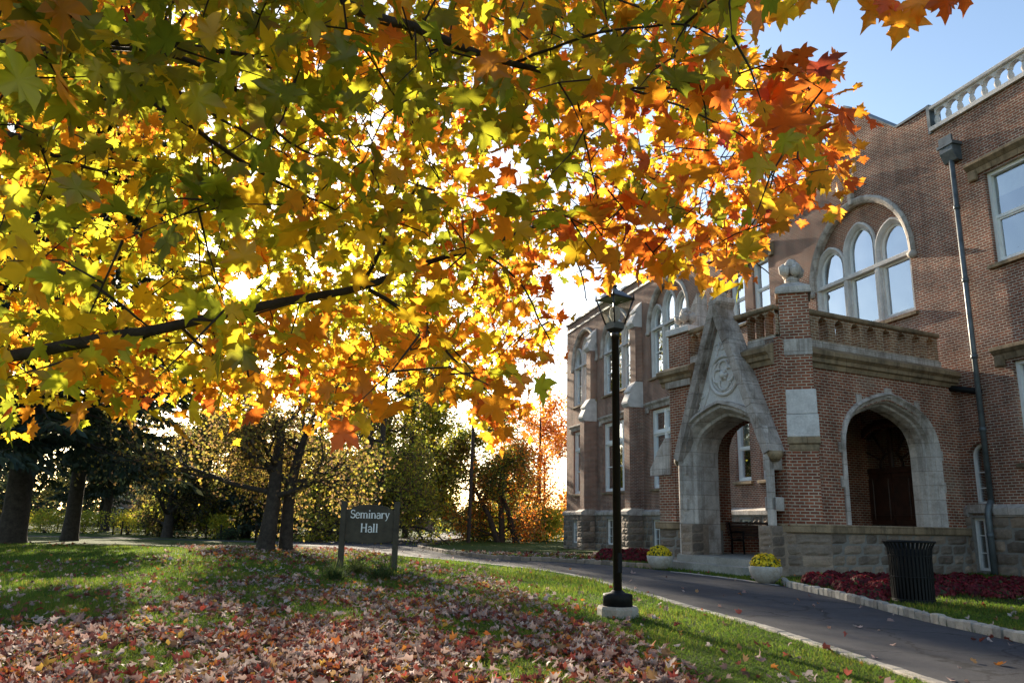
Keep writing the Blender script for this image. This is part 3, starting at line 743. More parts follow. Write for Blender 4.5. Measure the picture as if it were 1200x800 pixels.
b = MB(); b.box(-3.86, -.45, -.25, 8.9, -0.2, .37); porchpart(b.build('porch_floor', M['step'], hall))
# low parapet of the left arch
b = MB(); b.box(-4.48, -3.78, 1.75, 5.75, 1.0, 1.20, .02); porchpart(b.build('porch_ledge', M['brown'], hall))
# stone base
b = MB(); b.box(-4.95, -3.36, -.06, 1.0, -.3, 1.03); b.box(-.34, -.04, -.06, .9, -.3, 1.03); b.box(-.42, .17, .8, 7.6, -.3, 1.03)
pb = porchpart(b.build('porch_base', M['mortar'], hall))
b = MB(); ashlar(b, -4.95, -3.36, -.02, 1.03, -.06, amp=.055, h=.26); b.build('stone_course', M['rock'], pb)
b = MB(); ashlar(b, .8, 7.4, -.02, 1.03, .17, axis='y', sgn=1.0, amp=.055, h=.26); b.build('stone_course', M['rock'], pb)
b = MB(); b.box(-5.05, -3.3, -.16, 1.05, 1.035, 1.24, .02); b.box(-.36, .0, -.16, .4, 1.035, 1.24, .02); b.box(-.56, .27, .41, 7.6, 1.035, 1.245, .02)
porchpart(b.build('base_cap', M['brown'], hall))
# cornices
def cornice(mb_, prof):
    mb_.prism_x([(-o, z) for o, z in prof], -4.7, -3.2); mb_.prism_x([(-o, z) for o, z in prof], -1.05, -0.12)
    mb_.add([(0.11+o, y, z) for y in (0.85, 7.4) for o, z in prof], [tuple(range(len(prof))), tuple(reversed(range(len(prof), 2*len(prof))))]+[(i, i+len(prof), (i+1) % len(prof)+len(prof), (i+1) % len(prof)) for i in range(len(prof))])
    mb_.add([(-4.4-o, y, z) for y in (0.1, 9.0) for o, z in prof], [tuple(reversed(range(len(prof)))), tuple(range(len(prof), 2*len(prof)))]+[(i, (i+1) % len(prof), (i+1) % len(prof)+len(prof), i+len(prof)) for i in range(len(prof))])
b = MB(); cornice(b, [(-.2, 5.28), (.05, 5.28), (.08, 5.40), (.15, 5.43), (.16, 5.53), (.26, 5.60), (.27, 5.72), (.02, 5.86), (-.2, 5.86)])
porchpart(b.build('cornice', M['brown'], hall))
b = MB(); b.box(-4.4, -2.9, .03, .36, 5.85, 6.05); b.box(-1.05, -.1, .03, .36, 5.85, 6.05); b.box(-.22, .085, .7, 6.6, 5.84, 6.05)
porchpart(b.build('blocking_course', M['lime'], hall))
# pierced brick parapet
def pierced(mb_, x0, x1, n, put):
    ops_ = []
    for i in range(n):
        c = x0+(x1-x0)*(i+.5)/n; ops_.append(Op(c, .175, 6.09, 6.54, .19, 'point'))
    s = MB(); wall_grid(s, x0, x1, 6.05, [(x0, 6.76), (x1, 6.76)], ops_, 0.0); wall_grid(s, x0, x1, 6.05, [(x0, 6.76), (x1, 6.76)], ops_, .28, True)
    for o in ops_: reveal(s, o, 0, .28)
    mb_.add([put(*v) for v in s.v], s.f)
b = MB()
pierced(b, .75, 6.55, 9, lambda x, y, z: (.06-y, x, z)); pierced(b, -1.05, -.05, 3, lambda x, y, z: (x, .06+y, z)); pierced(b, -3.4, -2.4, 3, lambda x, y, z: (x, .06+y, z))
pierced(b, .5, 6.5, 9, lambda x, y, z: (-4.36+y, x, z))
pp = porchpart(b.build('porch_parapet', M['brick_tan'], hall))
b = MB(); b.box(-.26, .13, .6, 6.62, 6.765, 6.90, .025); b.box(-4.4, -.05, 0.0, .38, 6.765, 6.90, .025); b.box(-4.42, -4.02, .4, 6.62, 6.765, 6.90, .025); b.build('rail', M['brown'], pp)

# main arch, moulded stone
pa = porchpart(empty('porch_arch', (0, 0, 0), 0, parent=hall))
O = GA.outline()
b = MB(); b.loft(O, [(.42, -.30), (.42, -.46), (.33, -.50), (.30, -.40), (.22, -.40), (.16, -.30), (.10, -.16), (.03, -.12), (0, .0), (0, .66), (.12, .66)])
b.build('moulding', M['lime'], pa)
for z in (1.55, 2.55):
    for sg in (-1, 1): b = MB(); b.box(GA.xc+sg*1.62-.13, GA.xc+sg*1.62+.13, -.42, -.0, z, z+.34, .02); b.build('jamb_block', M['lime'], pa)
for xa_, xb_ in ((-3.42, -2.95), (-.45, .0)):
    b = MB(); ashlar(b, xa_, xb_, .2, 1.2, -.5, amp=.035, h=.26); ashlar(b, -.5, -.08, .2, 1.2, xb_, axis='y', sgn=1.0, amp=.02, h=.26); b.box(xa_+.005, xb_-.005, -.495, .1, .0, 1.19); b.build('jamb_base', M['rock'], pa)
# gable
pg = porchpart(empty('porch_gable', (0, 0, 0), 0, parent=hall))
AX, AZ = -1.76, 7.36; KL, KR, KZ = -3.58, 0.06, 3.0
b = MB()
gt = [(KL+.15, KZ+.25), (AX, AZ-.12), (KR-.15, KZ+.25)]
aro = Op(GA.xc, GA.hw+.36, 0.3, 3.0, GA.rise+.32, 'tudor')
for yy, fl in ((-.30, False), (.2, True)):
    wall_grid(b, KL+.15, KR-.15, 3.0, gt, [aro], yy, fl)
b.build_pieces('tympanum', M['limew'], pg)
b = MB()
for x0, x1 in ((KL, AX), (KR, AX)):
    dx, dz = x1-x0, AZ-KZ; L = math.hypot(dx, dz); tx, tz = dx/L, dz/L; n_ = (-tz, tx) if dx > 0 else (tz, -tx)
    nseg = 7
    for k in range(nseg):
        a, c = L*k/nseg+.006, L*(k+1)/nseg-.006
        q = []
        for off in (0.04, -.19):
            q.append([(x0+tx*a+n_[0]*off, KZ+tz*a+n_[1]*off), (x0+tx*c+n_[0]*off, KZ+tz*c+n_[1]*off)])
        P = [q[0][0], q[0][1], q[1][1], q[1][0]]
        if dx < 0: P = P[::-1]
        b.prism(P, -.55+random.uniform(-.006, .006), .10)
        q2 = []
        for off in (-.195, -.25): q2.append([(x0+tx*a+n_[0]*off, KZ+tz*a+n_[1]*off), (x0+tx*c+n_[0]*off, KZ+tz*c+n_[1]*off)])
        P = [q2[0][0], q2[0][1], q2[1][1], q2[1][0]]
        if dx < 0: P = P[::-1]
        b.prism(P, -.42, .1)
b.build('coping', M['lime_old'], pg)
for x in (KL+.02, KR-.02): b = MB(); b.lathe([(.10, 0), (.19, .12), (.21, .18), (.21, .25)], (x, -.3, KZ-.24), 8); b.build('kneeler', M['brown'], pg)
def finial(mb_, x, y, z, s=1.0):
    mb_.lathe([(.13*s, 0), (.16*s, .1*s), (.1*s, .18*s)], (x, y, z), 8)
    for k in range(4):
        a = k*math.pi/2+.6; mb_.ball((x+.16*s*math.cos(a), y+.16*s*math.sin(a), z+.3*s), .13*s, .13*s, .13*s, 8, .12)
        mb_.tube([(x+.1*s*math.cos(a), y+.1*s*math.sin(a), z+.15*s), (x+.25*s*math.cos(a), y+.25*s*math.sin(a), z+.24*s), (x+.27*s*math.cos(a), y+.27*s*math.sin(a), z+.36*s), (x+.18*s*math.cos(a), y+.18*s*math.sin(a), z+.43*s)], .04*s, 6)
    mb_.ball((x, y, z+.42*s), .15*s, .15*s, .17*s, 8, .1)
b = MB(); b.box(AX-.16, AX+.16, -.5, .2, AZ-.08, AZ+.1, .03); finial(b, AX, -.15, AZ+.1, .95); b.build('finial', M['lime'], pg)
# quatrefoil
b = MB(); cz = 5.20
def ring(c, r, t, y, n=28, a0=0, a1=2*math.pi):
    b.tube([(c[0]+r*math.cos(a0+(a1-a0)*k/n), y, c[1]+r*math.sin(a0+(a1-a0)*k/n)) for k in range(n+1)], t, 6)
ring((AX+.12, cz), .54, .055, -.32); ring((AX+.12, cz), .44, .025, -.31)
for k in range(4):
    a = k*math.pi/2; ring((AX+.12+.225*math.cos(a), cz+.225*math.sin(a)), .185, .035, -.325, 16, a-2.05, a+2.05)
b.ball((AX+.12, -.36, cz), .10, .10, .10, 8, .2)
for k in range(6): a = k*math.pi/3; b.ball((AX+.12+.11*math.cos(a), -.33, cz+.11*math.sin(a)), .055, .05, .055, 6, .2)
for k in range(4): a = k*math.pi/2+math.pi/4; b.ball((AX+.12+.34*math.cos(a), -.31, cz+.34*math.sin(a)), .05, .04, .05, 6, .2)
b.tube([(AX-.95, -.31, 4.0), (AX-.56, -.31, 4.75), (AX-.0, -.31, 6.15)], .03, 5); b.tube([(AX+1.0, -.31, 4.0), (AX+.72, -.31, 4.75), (AX+.14, -.31, 6.15)], .03, 5)
for sg in (-1, 1): ring((AX+sg*.1, 6.02), .09, .02, -.31, 10); ring((AX+sg*.98, 4.45), .11, .022, -.31, 10); ring((AX+sg*.78, 4.75), .08, .02, -.31, 10)
b.build('quatrefoil', M['limew'], pg)

# side arch
sa = porchpart(empty('side_arch', (0, 0, 0), 0, parent=hall))
def onb(mb_):                                      # x,z plane turned onto the wall along b, outward +a
    mb_.v = [(0.11-y, x, z) for x, y, z in mb_.v]; return mb_
b = MB(); b.loft(BA.outline(), [(.40, .02), (.40, -.05), (.33, -.11), (.27, -.04), (.2, .0), (.13, .08), (.1, .2), (.05, .24), (0, .4), (0, .64)]); onb(b).build('moulding', M['lime'], sa)
QS = [(BA.xc-.13, BA.xc+.13, -.06, .04, 4.72, 5.0)]
for sg in (-1, 1):
    QS += [(BA.xc+sg*2.03-.1, BA.xc+sg*2.03+.1, -.045, .04, z, z+.28) for z in (2.2, 3.1)]+[(BA.xc+sg*1.2-.1, BA.xc+sg*1.2+.1, -.045, .04, 4.45, 4.72)]
for q_ in QS: b = MB(); b.box(*q_, .012); onb(b).build('quoin', M['lime'], sa)

# piers
def pier(mbn, loc, ang, w, d, zones):
    r = empty('porch_pier', (0, 0, 0), 0, parent=hall)
    l = to_local(HO, HA, np.array([loc[0], loc[1], 0])); r.location = l.tolist(); r.rotation_euler = (0, 0, ang-HA)
    for nm, mt, z0, z1, e in zones:
        b = MB(); b.box(-e, w+e, -e, d, z0, z1, .0 if mt in ('brick_red',) else .015); b.build(nm, M[mt], r)
    return r
p0 = G(932, 675); p0 = np.array([p0[0]-.02, p0[1], 0]); pa_ = R(-20)
Z1 = [('shaft', 'brick_red', 1.2, 3.05, .0), ('corbel', 'brown', 3.05, 3.22, .03), ('corbel', 'brown', 3.22, 3.39, .07), ('block', 'limew', 3.39, 3.96, .06), ('block', 'limew', 3.97, 4.6, .04), ('shaft', 'brick_red', 4.6, 5.5, .0), ('band', 'lime', 5.5, 5.93, .02), ('shaft', 'brick_red', 5.93, 7.16, .0), ('pier_cap', 'lime', 7.16, 7.28, .08)]
pr = pier('porch_pier', p0, pa_, .74, 1.0, Z1)
b = MB(); b.prism_z([(-.06, -.06), (.8, -.06), (.8, .9), (-.06, .9)], 7.28, 7.34)
b.add([(-.06, -.06, 7.34), (.80, -.06, 7.34), (.80, .9, 7.34), (-.06, .9, 7.34), (.2, .2, 7.52), (.54, .2, 7.52), (.54, .6, 7.52), (.2, .6, 7.52)], [(0, 1, 5, 4), (1, 2, 6, 5), (2, 3, 7, 6), (3, 0, 4, 7), (4, 5, 6, 7)]); finial(b, .37, .4, 7.5, 1.25); b.build('finial', M['lime'], pr)
b = MB(); b.box(-.30, .90, -.05, .8, -.3, 1.03); ashlar(b, -.30, .90, -.02, 1.03, -.06, amp=.055, h=.26); ashlar(b, -.06, .5, -.02, 1.03, .90, axis='y', sgn=1.0, amp=.04, h=.26); b.build('base', M['rock'], pr)
b = MB(); b.box(-.33, .95, -.13, .5, 1.04, 1.25, .02); b.build('base_cap', M['brown'], pr)
lp = np.array([PO[0]+math.cos(PA)*-4.38, PO[1]+math.sin(PA)*-4.38, 0])
Z2 = [('shaft', 'brick_red', 1.2, 5.2, .0), ('band', 'lime', 5.2, 5.75, .1), ('shaft', 'brick_red', 5.75, 6.86, .0), ('pier_cap', 'limew', 6.86, 7.05, .07)]
pl_ = pier('porch_pier', lp, PA, .95, .9, Z2)
b = MB(); finial(b, .42, .35, 7.05, 1.2); b.build('finial', M['lime'], pl_)
b = MB(); b.prism([(-.95, 2.62), (-.95, 2.82), (-.62, 3.25), (-.62, 3.3), (-.2, 3.72), (.02, 3.72), (.02, 2.62)], -.08, .7); b.build('weathering', M['lime'], pl_)
b = MB(); b.prism([(-.3, 7.0), (-.3, 7.3), (.0, 7.9), (.35, 8.35), (.35, 7.0)], .9, 1.3); b.build('set_off', M['lime'], pl_)
# steps
b = MB(); b.prism_z([(-4.0, -1.15), (-.35, -1.15), (-.35, -.2), (-4.0, -.2)], -.2, .19); b.prism_z([(-3.35, -.72), (-.5, -.72), (-.5, -.1), (-3.35, -.1)], -.2, .365)
porchpart(b.build('porch_steps', M['step'], hall))

# ------------------------------------------------------------------ bench
def P2W(a, b, z): return np.array([PO[0]+a*math.cos(PA)+b*math.cos(PA+math.pi/2), PO[1]+a*math.sin(PA)+b*math.sin(PA+math.pi/2), z])
bn = empty('bench', P2W(-3.42, 2.35, .37), PA+math.pi/2, 'dark wooden slatted bench standing inside the arched porch', 'bench')
# local x along the wall, local y toward the wall
for sg in (-1, 1):
    b = MB(); x = sg*.78
    b.tube([(x, -.28, 0), (x, -.26, .42), (x, -.28, .62)], .03, 6); b.tube([(x, .22, 0), (x, .2, .4), (x, .32, .88)], .03, 6); b.tube([(x, -.3, .62), (x, .24, .62)], .03, 6); b.tube([(x, -.26, .4), (x, .22, .38)], .03, 6); b.build('leg', M['iron'], bn)
b = MB()
for k in range(5): b.box(-.88, .88, -.28+.1*k, -.2+.1*k, .42, .455, .008)
b.build('seat', M['benchwood'], bn)
b = MB()
for k in range(5): z = .5+.085*k; y = .2+.24*(z-.4); b.box(-.88, .88, y, y+.03, z, z+.07, .008)
b.build('backrest', M['benchwood'], bn)

# ------------------------------------------------------------------ planters with mums
def mum(name, mbr, mbh, petal, pal, green, seed, n=420, ps=.022):
    r = np.random.default_rng(seed)
    V = []; F = []; Cc = []
    def blob(nc, size, pc, lift, flat):
        th = r.uniform(0, 2*math.pi, nc); u = r.uniform(0, 1, nc); z = u
        rad = np.sqrt(1-z*z)
        c = np.stack([mbr*rad*np.cos(th), mbr*rad*np.sin(th), mbh*(0.08+.92*z)], -1)*(1+r.normal(0, .05, (nc, 1)))
        for i in range(nc):
            nrm = np.array([c[i, 0]/mbr**2, c[i, 1]/mbr**2, c[i, 2]/mbh**2]); nrm /= np.linalg.norm(nrm)+1e-9
            nrm = nrm+r.normal(0, .3, 3); nrm /= np.linalg.norm(nrm)
            a = np.cross(nrm, [0.3, .2, 1]); a /= np.linalg.norm(a); b_ = np.cross(nrm, a); s = size*r.uniform(.7, 1.25); b0 = len(V)
            V.append(c[i]+nrm*lift)
            for k in range(6):
                q = k*math.pi/3+.2; rr_ = s*(1 if k % 2 else .8); V.append(c[i]+nrm*lift*flat+rr_*(math.cos(q)*a+math.sin(q)*b_))
            for k in range(6): F.append((b0, b0+1+k, b0+1+(k+1) % 6))
            cc = np.array(pc[r.integers(len(pc))])*r.uniform(.75, 1.15); Cc.extend([cc]*7)
    blob(n//2, ps*1.5, green, -.02, 1.0); blob(n, ps, pal, .012, .4)
    return fast_mesh(name, np.array(V), np.array(F), np.array(Cc))
YEL = [(.80, .56, .015), (.72, .48, .01), (.85, .66, .04)]; GRN = [(.04, .08, .015), (.06, .10, .02)]
ym = mum('yellow_mums', .30, .30, None, YEL, GRN, 3, 620, .03); ym.materials.append(M['petal'])
for i, (px, py, lab, lab2) in enumerate(((773.5, 667, 'pale stone bowl planter left of the porch steps', 'yellow chrysanthemums in the bowl left of the porch steps'), (898, 683.5, 'pale stone bowl planter right of the porch steps by the corner pier', 'yellow chrysanthemums in the bowl right of the porch steps'))):
    p = G(px, py); z0 = float(gz(p[0], p[1]))
    pt = empty('planter', (p[0], p[1], z0+.014), 0, lab, 'planter', 'stone bowl planters by the steps')
    b = MB(); b.lathe([(.16, 0), (.2, .03), (.29, .12), (.335, .24), (.345, .33), (.33, .345), (.30, .335), (.27, .27)], n=28); b.build('bowl', M['bowl'], pt)
    b = MB(); b.lathe([(.26, .25), (.28, .29), (.2, .30), (.01, .31)], n=20); b.build('soil', M['soil'], pt)
    o = link('chrysanthemum', ym); o.location = (p[0], p[1], z0+.30); o.rotation_euler = (0, 0, i*2.1); tag(o, lab2, 'flowers', 'yellow chrysanthemums in bowls')
# red beds
RED = [(.13, .006, .012), (.20, .010, .016), (.09, .004, .010), (.16, .02, .02)]
reds = []
for k in range(3):
    me = mum('red_mums', .30, .24, None, RED, [(.05, .06, .02), (.06, .03, .02)], 20+k, 420, .034); me.materials.append(M['petal']); reds.append(me)
def red_at(x, y, s, lab, grp):
    o = link('chrysanthemum', reds[random.randrange(3)]); o.location = (x, y, float(gz(x, y))+.03); o.rotation_euler = (0, 0, random.uniform(0, 6.28)); o.scale = (s, s, s*random.uniform(.9, 1.2)); tag(o, lab, 'flowers', grp)
bedR = []
for px, py in [(955, 686), (970, 690), (975, 684), (990, 693), (997, 700), (1010, 705), (1012, 692), (1030, 697), (1025, 706), (1037, 688), (1050, 692), (1000, 685), (1018, 685), (1060, 686), (1080, 690), (1100, 700), (1112, 694), (1105, 687), (1125, 698), (1130, 690), (1145, 700), (1150, 692), (1165, 698), (1172, 690), (1185, 700), (1192, 692), (1205, 698), (1215, 692), (1225, 702), (1125, 685), (1085, 682), (1145, 685), (1040, 700), (1090, 698), (1170, 703)]:
    p = G(px, py-1); red_at(p[0], p[1], random.uniform(.72, .95), 'dark red chrysanthemum in the bed below the porch side arch', 'red chrysanthemums in the bed by the litter bin')
for px, py in [(712, 656.5), (719, 657), (727, 656.5), (735, 657.5), (742, 657), (750, 658), (757, 657.5), (723, 655.5), (739, 655.5), (754, 656)]:
    p = G(px, py); red_at(p[0], p[1], random.uniform(1.1, 1.4), 'dark red chrysanthemum in the bed left of the porch by the drive', 'red chrysanthemums left of the porch')
def bed(name, pts):
    P = densify([G(x, y)[:2] for x, y in pts], .5); c = P.mean(0); V = [(c[0], c[1], float(gz(*c))+.03)]+[(p[0], p[1], float(gz(*p))+.006) for p in P]
    o = link(name, fast_mesh(name, np.array(V), np.array([(0, i+1, (i+1) % len(P)+1) for i in range(len(P))])), M['soil']); tag(o, kind='structure')
bed('ground_bed', [(935, 688), (990, 701), (1030, 711), (1110, 706), (1200, 709), (1260, 706), (1240, 678), (1120, 678), (1000, 680), (940, 679)])

# ------------------------------------------------------------------ litter bin
p = G(1071, 706)
tc = empty('litter_bin', (p[0], p[1], float(gz(*p[:2]))), .2, 'black slatted steel litter bin beside the red flower bed', 'litter bin')
b = MB()
for k in range(36):
    a = 2*math.pi*k/36; c, s = math.cos(a), math.sin(a)
    pts = [(.325*c, .325*s, .05), (.335*c, .335*s, .75), (.35*c, .35*s, .88), (.405*c, .405*s, .98)]
    hw = .017; vs = []
    for x, y, z in pts:
        r_ = math.hypot(x, y)
        for o_, rr_ in ((-hw, 0), (hw, 0), (hw, -.01), (-hw, -.01)): vs.append(((r_+rr_)*c-o_*s, (r_+rr_)*s+o_*c, z))
    fs = []
    for i in range(3):
        for j in range(4): fs.append((i*4+j, i*4+(j+1) % 4, i*4+4+(j+1) % 4, i*4+4+j))
    fs.append((12, 13, 14, 15)); b.add(vs, fs)
b.build('slat', M['iron'], tc)
b = MB()
for z, r_ in ((.06, .318), (.42, .32), (.76, .325)): b.tube([(r_*math.cos(2*math.pi*k/32), r_*math.sin(2*math.pi*k/32), z) for k in range(33)], .016, 6)
b.build('hoop', M['iron'], tc)
b = MB(); b.tube([(.40*math.cos(2*math.pi*k/36), .40*math.sin(2*math.pi*k/36), .985) for k in range(37)], .018, 6); b.build('rim', M['iron'], tc)
b = MB(); b.lathe([(.26, .04), (.27, .86), (.25, .86), (.24, .1)], n=24); b.build('liner', M['iron'], tc)
b = MB(); b.lathe([(.33, 0), (.33, .05), (.1, .055)], n=24); b.build('base', M['iron'], tc)

# ------------------------------------------------------------------ lamp post
p = G(724, 722); LPX, LPY = p[0], p[1]
lm = empty('lamp_post', (LPX, LPY, 0), R(33), 'dark bronze lamp post with tapered glass lantern on the lawn', 'lamp post')
b = MB(); b.lathe([(.27, -.1), (.27, .10), (.25, .135), (.0, .135)], n=8, smooth=False); b.build('footing', M['conc'], lm)
b = MB(); b.lathe([(.195, .135), (.195, .26), (.185, .285), (.10, .30), (.07, .33)], n=24); b.build('base_cover', M['iron'], lm)
b = MB(); b.lathe([(.058, .30), (.050, 3.72), (.058, 3.72), (.058, 3.80), (.05, 3.82)], n=20); b.build('pole', M['bronze'], lm)
b = MB(); b.box(-.035, .035, -.064, -.04, .55, .80, .006); b.build('access_door', M['iron'], lm)
ln = empty('lantern', (0, 0, 3.80), 0, parent=lm); q4 = math.pi/4
b = MB(); b.lathe([(.065, 0), (.125, .06), (.14, .15), (.135, .15), (.0, .12)], n=4, a0=q4, smooth=False)
for k in range(4):
    a = q4+k*math.pi/2; c, s = math.cos(a), math.sin(a)
    b.tube([(.135*c, .135*s, .13), (.265*c, .265*s, .50)], .013, 6); c2, s2 = math.cos(a+math.pi/2), math.sin(a+math.pi/2)
    b.tube([(.265*c, .265*s, .50), (.265*c2, .265*s2, .50)], .013, 6); b.tube([(.265*c, .265*s, .48), (.27*c, .27*s, .59)], [.02, .004], 6)
b.build('frame', M['bronze'], ln)
b = MB(); b.lathe([(.255, .51), (.245, .525), (.12, .61), (.05, .64), (.025, .67), (.04, .70), (.0, .74)], n=4, a0=q4, smooth=False); b.build('lantern_roof', M['bronze'], ln)
b = MB()
for k in range(4):
    a = q4+k*math.pi/2; a2 = a+math.pi/2
    b.quad((.134*math.cos(a), .134*math.sin(a), .14), (.134*math.cos(a2), .134*math.sin(a2), .14), (.262*math.cos(a2), .262*math.sin(a2), .50), (.262*math.cos(a), .262*math.sin(a), .50))
b.build('glass', M['lampglass'], ln)
b = MB(); b.lathe([(.05, .13), (.05, .2), (.075, .24), (.08, .32), (.06, .38), (.0, .41)], n=14); b.build('bulb', M['bowl'], ln)

# ------------------------------------------------------------------ sign
p = G(430, 667); SX, SY = p[0], p[1]; sz = float(gz(SX, SY))
sgn = empty('name_sign', (SX, SY, sz), R(3), 'dark painted wooden sign on two posts with white lettering on the lawn', 'sign')
hwid = .625
for sg in (-1, 1):
    b = MB(); b.box(sg*hwid-.065, sg*hwid+.065, -.065, .065, -.3, 1.56, .012); b.build('post', M['signboard'], sgn)
b = MB(); P = [(-.56, .66), (-.4, .62), (0, .585), (.4, .62), (.56, .66), (.56, 1.36), (.44, 1.38), (.42, 1.43), (.2, 1.475), (0, 1.485), (-.2, 1.475), (-.42, 1.43), (-.44, 1.38), (-.56, 1.36)]
b.prism(P, -.03, .03); bd = b.build('board', M['signboard'], sgn)
TH, TN = .15, .075
def arc(cx, cy, rx, ry, a0, a1, n=10): return [(cx+rx*math.cos(R(a0+(a1-a0)*k/n)), cy+ry*math.sin(R(a0+(a1-a0)*k/n))) for k in range(n+1)]
def st(x, y0, y1, l=.11, r=.11): return [([(x, y0), (x, y1)], TH), ([(x-l, y0+.03), (x+r, y0+.03)], .06)]
XH = .66
GL = {
 'S': (.62, [(arc(.31, .74, .22, .23, 30, 265), .11), (arc(.31, .27, .24, .25, 88, -155), .12), ([(.52, .97), (.52, .74)], .05), ([(.07, .03), (.07, .28)], .05)]),
 'e': (.56, [(arc(.29, .33, .24, .33, 5, 325, 18), .11), ([(.08, .37), (.52, .37)], TN)]),
 'm': (1.02, st(.14, 0, XH)+st(.50, 0, .5)+st(.86, 0, .5)+[([(.02, XH-.03), (.16, XH-.03)], .06), (arc(.32, .46, .18, .18, 180, 0), .09), (arc(.68, .46, .18, .18, 180, 0), .09)]),
 'i': (.32, st(.15, 0, XH)+[([(.03, XH-.03), (.17, XH-.03)], .06), ([(.15, .84), (.15, .99)], TH)]),
 'n': (.68, st(.14, 0, XH)+st(.53, 0, .46)+[([(.02, XH-.03), (.16, XH-.03)], .06), (arc(.335, .45, .195, .19, 180, 0), .09)]),
 'a': (.56, [(arc(.27, .46, .19, .2, 155, 0), .10), ([(.46, .48), (.46, .08), (.56, .04)], .13), (arc(.27, .19, .2, .19, 60, 330, 12), .10)]),
 'r': (.48, st(.14, 0, XH)+[([(.02, XH-.03), (.16, XH-.03)], .06), (arc(.34, .42, .2, .22, 170, 55), .10)]),
 'y': (.60, [([(.1, XH), (.33, .05)], .13), ([(.54, XH), (.33, .05), (.22, -.22), (.08, -.26)], .08), ([(.0, XH-.03), (.24, XH-.03)], .06), ([(.42, XH-.03), (.62, XH-.03)], .06)]),
 'H': (.86, st(.16, 0, 1)+st(.68, 0, 1)+[([(.05, .97), (.27, .97)], .06), ([(.57, .97), (.79, .97)], .06), ([(.16, .52), (.68, .52)], .08)]),
 'l': (.34, st(.16, 0, 1)+[([(.04, .97), (.17, .97)], .06)])}
b = MB()
def ribbon(pts, wd, ox, oz, s):
    P = np.array(pts, float); L, Rr = [], []
    for i in range(len(P)):
        t = P[min(i+1, len(P)-1)]-P[max(i-1, 0)]; t /= np.linalg.norm(t)+1e-9; n_ = np.array([-t[1], t[0]])*wd/2
        L.append(P[i]+n_); Rr.append(P[i]-n_)
    for i in range(len(P)-1):
        b.quad(*[(ox+s*q[0], ribbon.y, oz+s*q[1]) for q in (Rr[i], Rr[i+1], L[i+1], L[i])])
    ribbon.y -= .00005
ribbon.y = -.0325
for txt, oz, s in (('Seminary', 1.165, .19), ('Hall', .845, .20)):
    wd = sum(GL[c][0] for c in txt)*s; x = -wd/2
    for c in txt:
        for pts, tw in GL[c][1]: ribbon(pts, tw, x, oz, s)
        x += GL[c][0]*s
b.build('lettering', M['signwhite'], bd)

# ------------------------------------------------------------------ leaves and foliage tools
def leaf_shape():
    half = [(0, 0), (.05, -.05), (.20, -.12), (.40, -.13), (.33, .0), (.31, .08), (.48, .12), (.59, .21), (.78, .40), (.60, .42), (.47, .43), (.52, .58), (.38, .55), (.27, .47), (.25, .58), (.33, .74), (.18, .76), (.09, .88), (0, 1.10)]
    out = half+[(-x, y) for x, y in reversed(half[1:-1])]
    return np.array(out)
LEAF = leaf_shape()
LEAF_S = np.array([(0, 0), (.3, -.05), (.55, .25), (.36, .36), (.55, .68), (.22, .56), (.0, 1.05), (-.22, .56), (-.55, .68), (-.36, .36), (-.55, .25), (-.3, -.05)])
def leaf_batch(pos, tip, nrm, size, cols_, shape=LEAF, curl=.25, fold=.25, r=rng):
    """many leaves as triangle fans: pos is the stalk end, tip the direction of the midrib"""
    n = len(pos); k = len(shape)
    tip = tip/np.linalg.norm(tip, axis=1, keepdims=True); side = np.cross(tip, nrm); side /= np.linalg.norm(side, axis=1, keepdims=True)+1e-9; nr = np.cross(side, tip)
    S = np.vstack([[(0, .35)], shape])
    fo = fold*r.uniform(.2, 1.6, (n, 1))*np.where(r.random((n, 1)) < .75, 1, -1); cu = curl*r.uniform(-.6, 1.6, (n, 1))
    zz = fo*np.abs(S[:, 0])[None]-cu*(S[:, 1][None]**2)+r.normal(0, .025, (n, k+1))
    sk = r.uniform(.85, 1.15, (n, 1)); x = S[:, 0][None]*sk; y = np.repeat(S[:, 1][None], n, 0)
    sz_ = size[:, None, None]
    V = pos[:, None]+sz_*(x[..., None]*side[:, None]+y[..., None]*tip[:, None]+zz[..., None]*nr[:, None])
    base = (np.arange(n)*(k+1))[:, None]; i = np.arange(k)[None]
    T = np.stack([np.broadcast_to(base, (n, k)), base+1+i, base+1+(i+1) % k], -1).reshape(-1, 3)
    return V.reshape(-1, 3), T, np.repeat(cols_, k+1, 0)
def join(batches):
    V, T, Cc = [], [], []; o = 0
    for v, t, c in batches: V.append(v); T.append(t+o); Cc.append(c); o += len(v)
    return np.concatenate(V), np.concatenate(T), np.concatenate(Cc)
def unit(a): return a/(np.linalg.norm(a, axis=-1, keepdims=True)+1e-9)
CARD = np.array([(0, 0), (.32, .25), (.30, .62), (0, 1), (-.30, .62), (-.32, .25)])
def cards(pos, size, pal, r, down=.3, shape=CARD, flat=0.0):
    n = len(pos); tip = unit(r.normal(0, 1, (n, 3))+np.array([0, 0, -down])); nrm = unit(r.normal(0, 1, (n, 3))+np.array([0, 0, flat]))
    pal = np.array(pal); c = pal[r.integers(len(pal), size=n)]*r.uniform(.7, 1.25, (n, 1))
    return leaf_batch(pos, tip, nrm, size*r.uniform(.6, 1.3, n), c, shape, .15, .2, r)

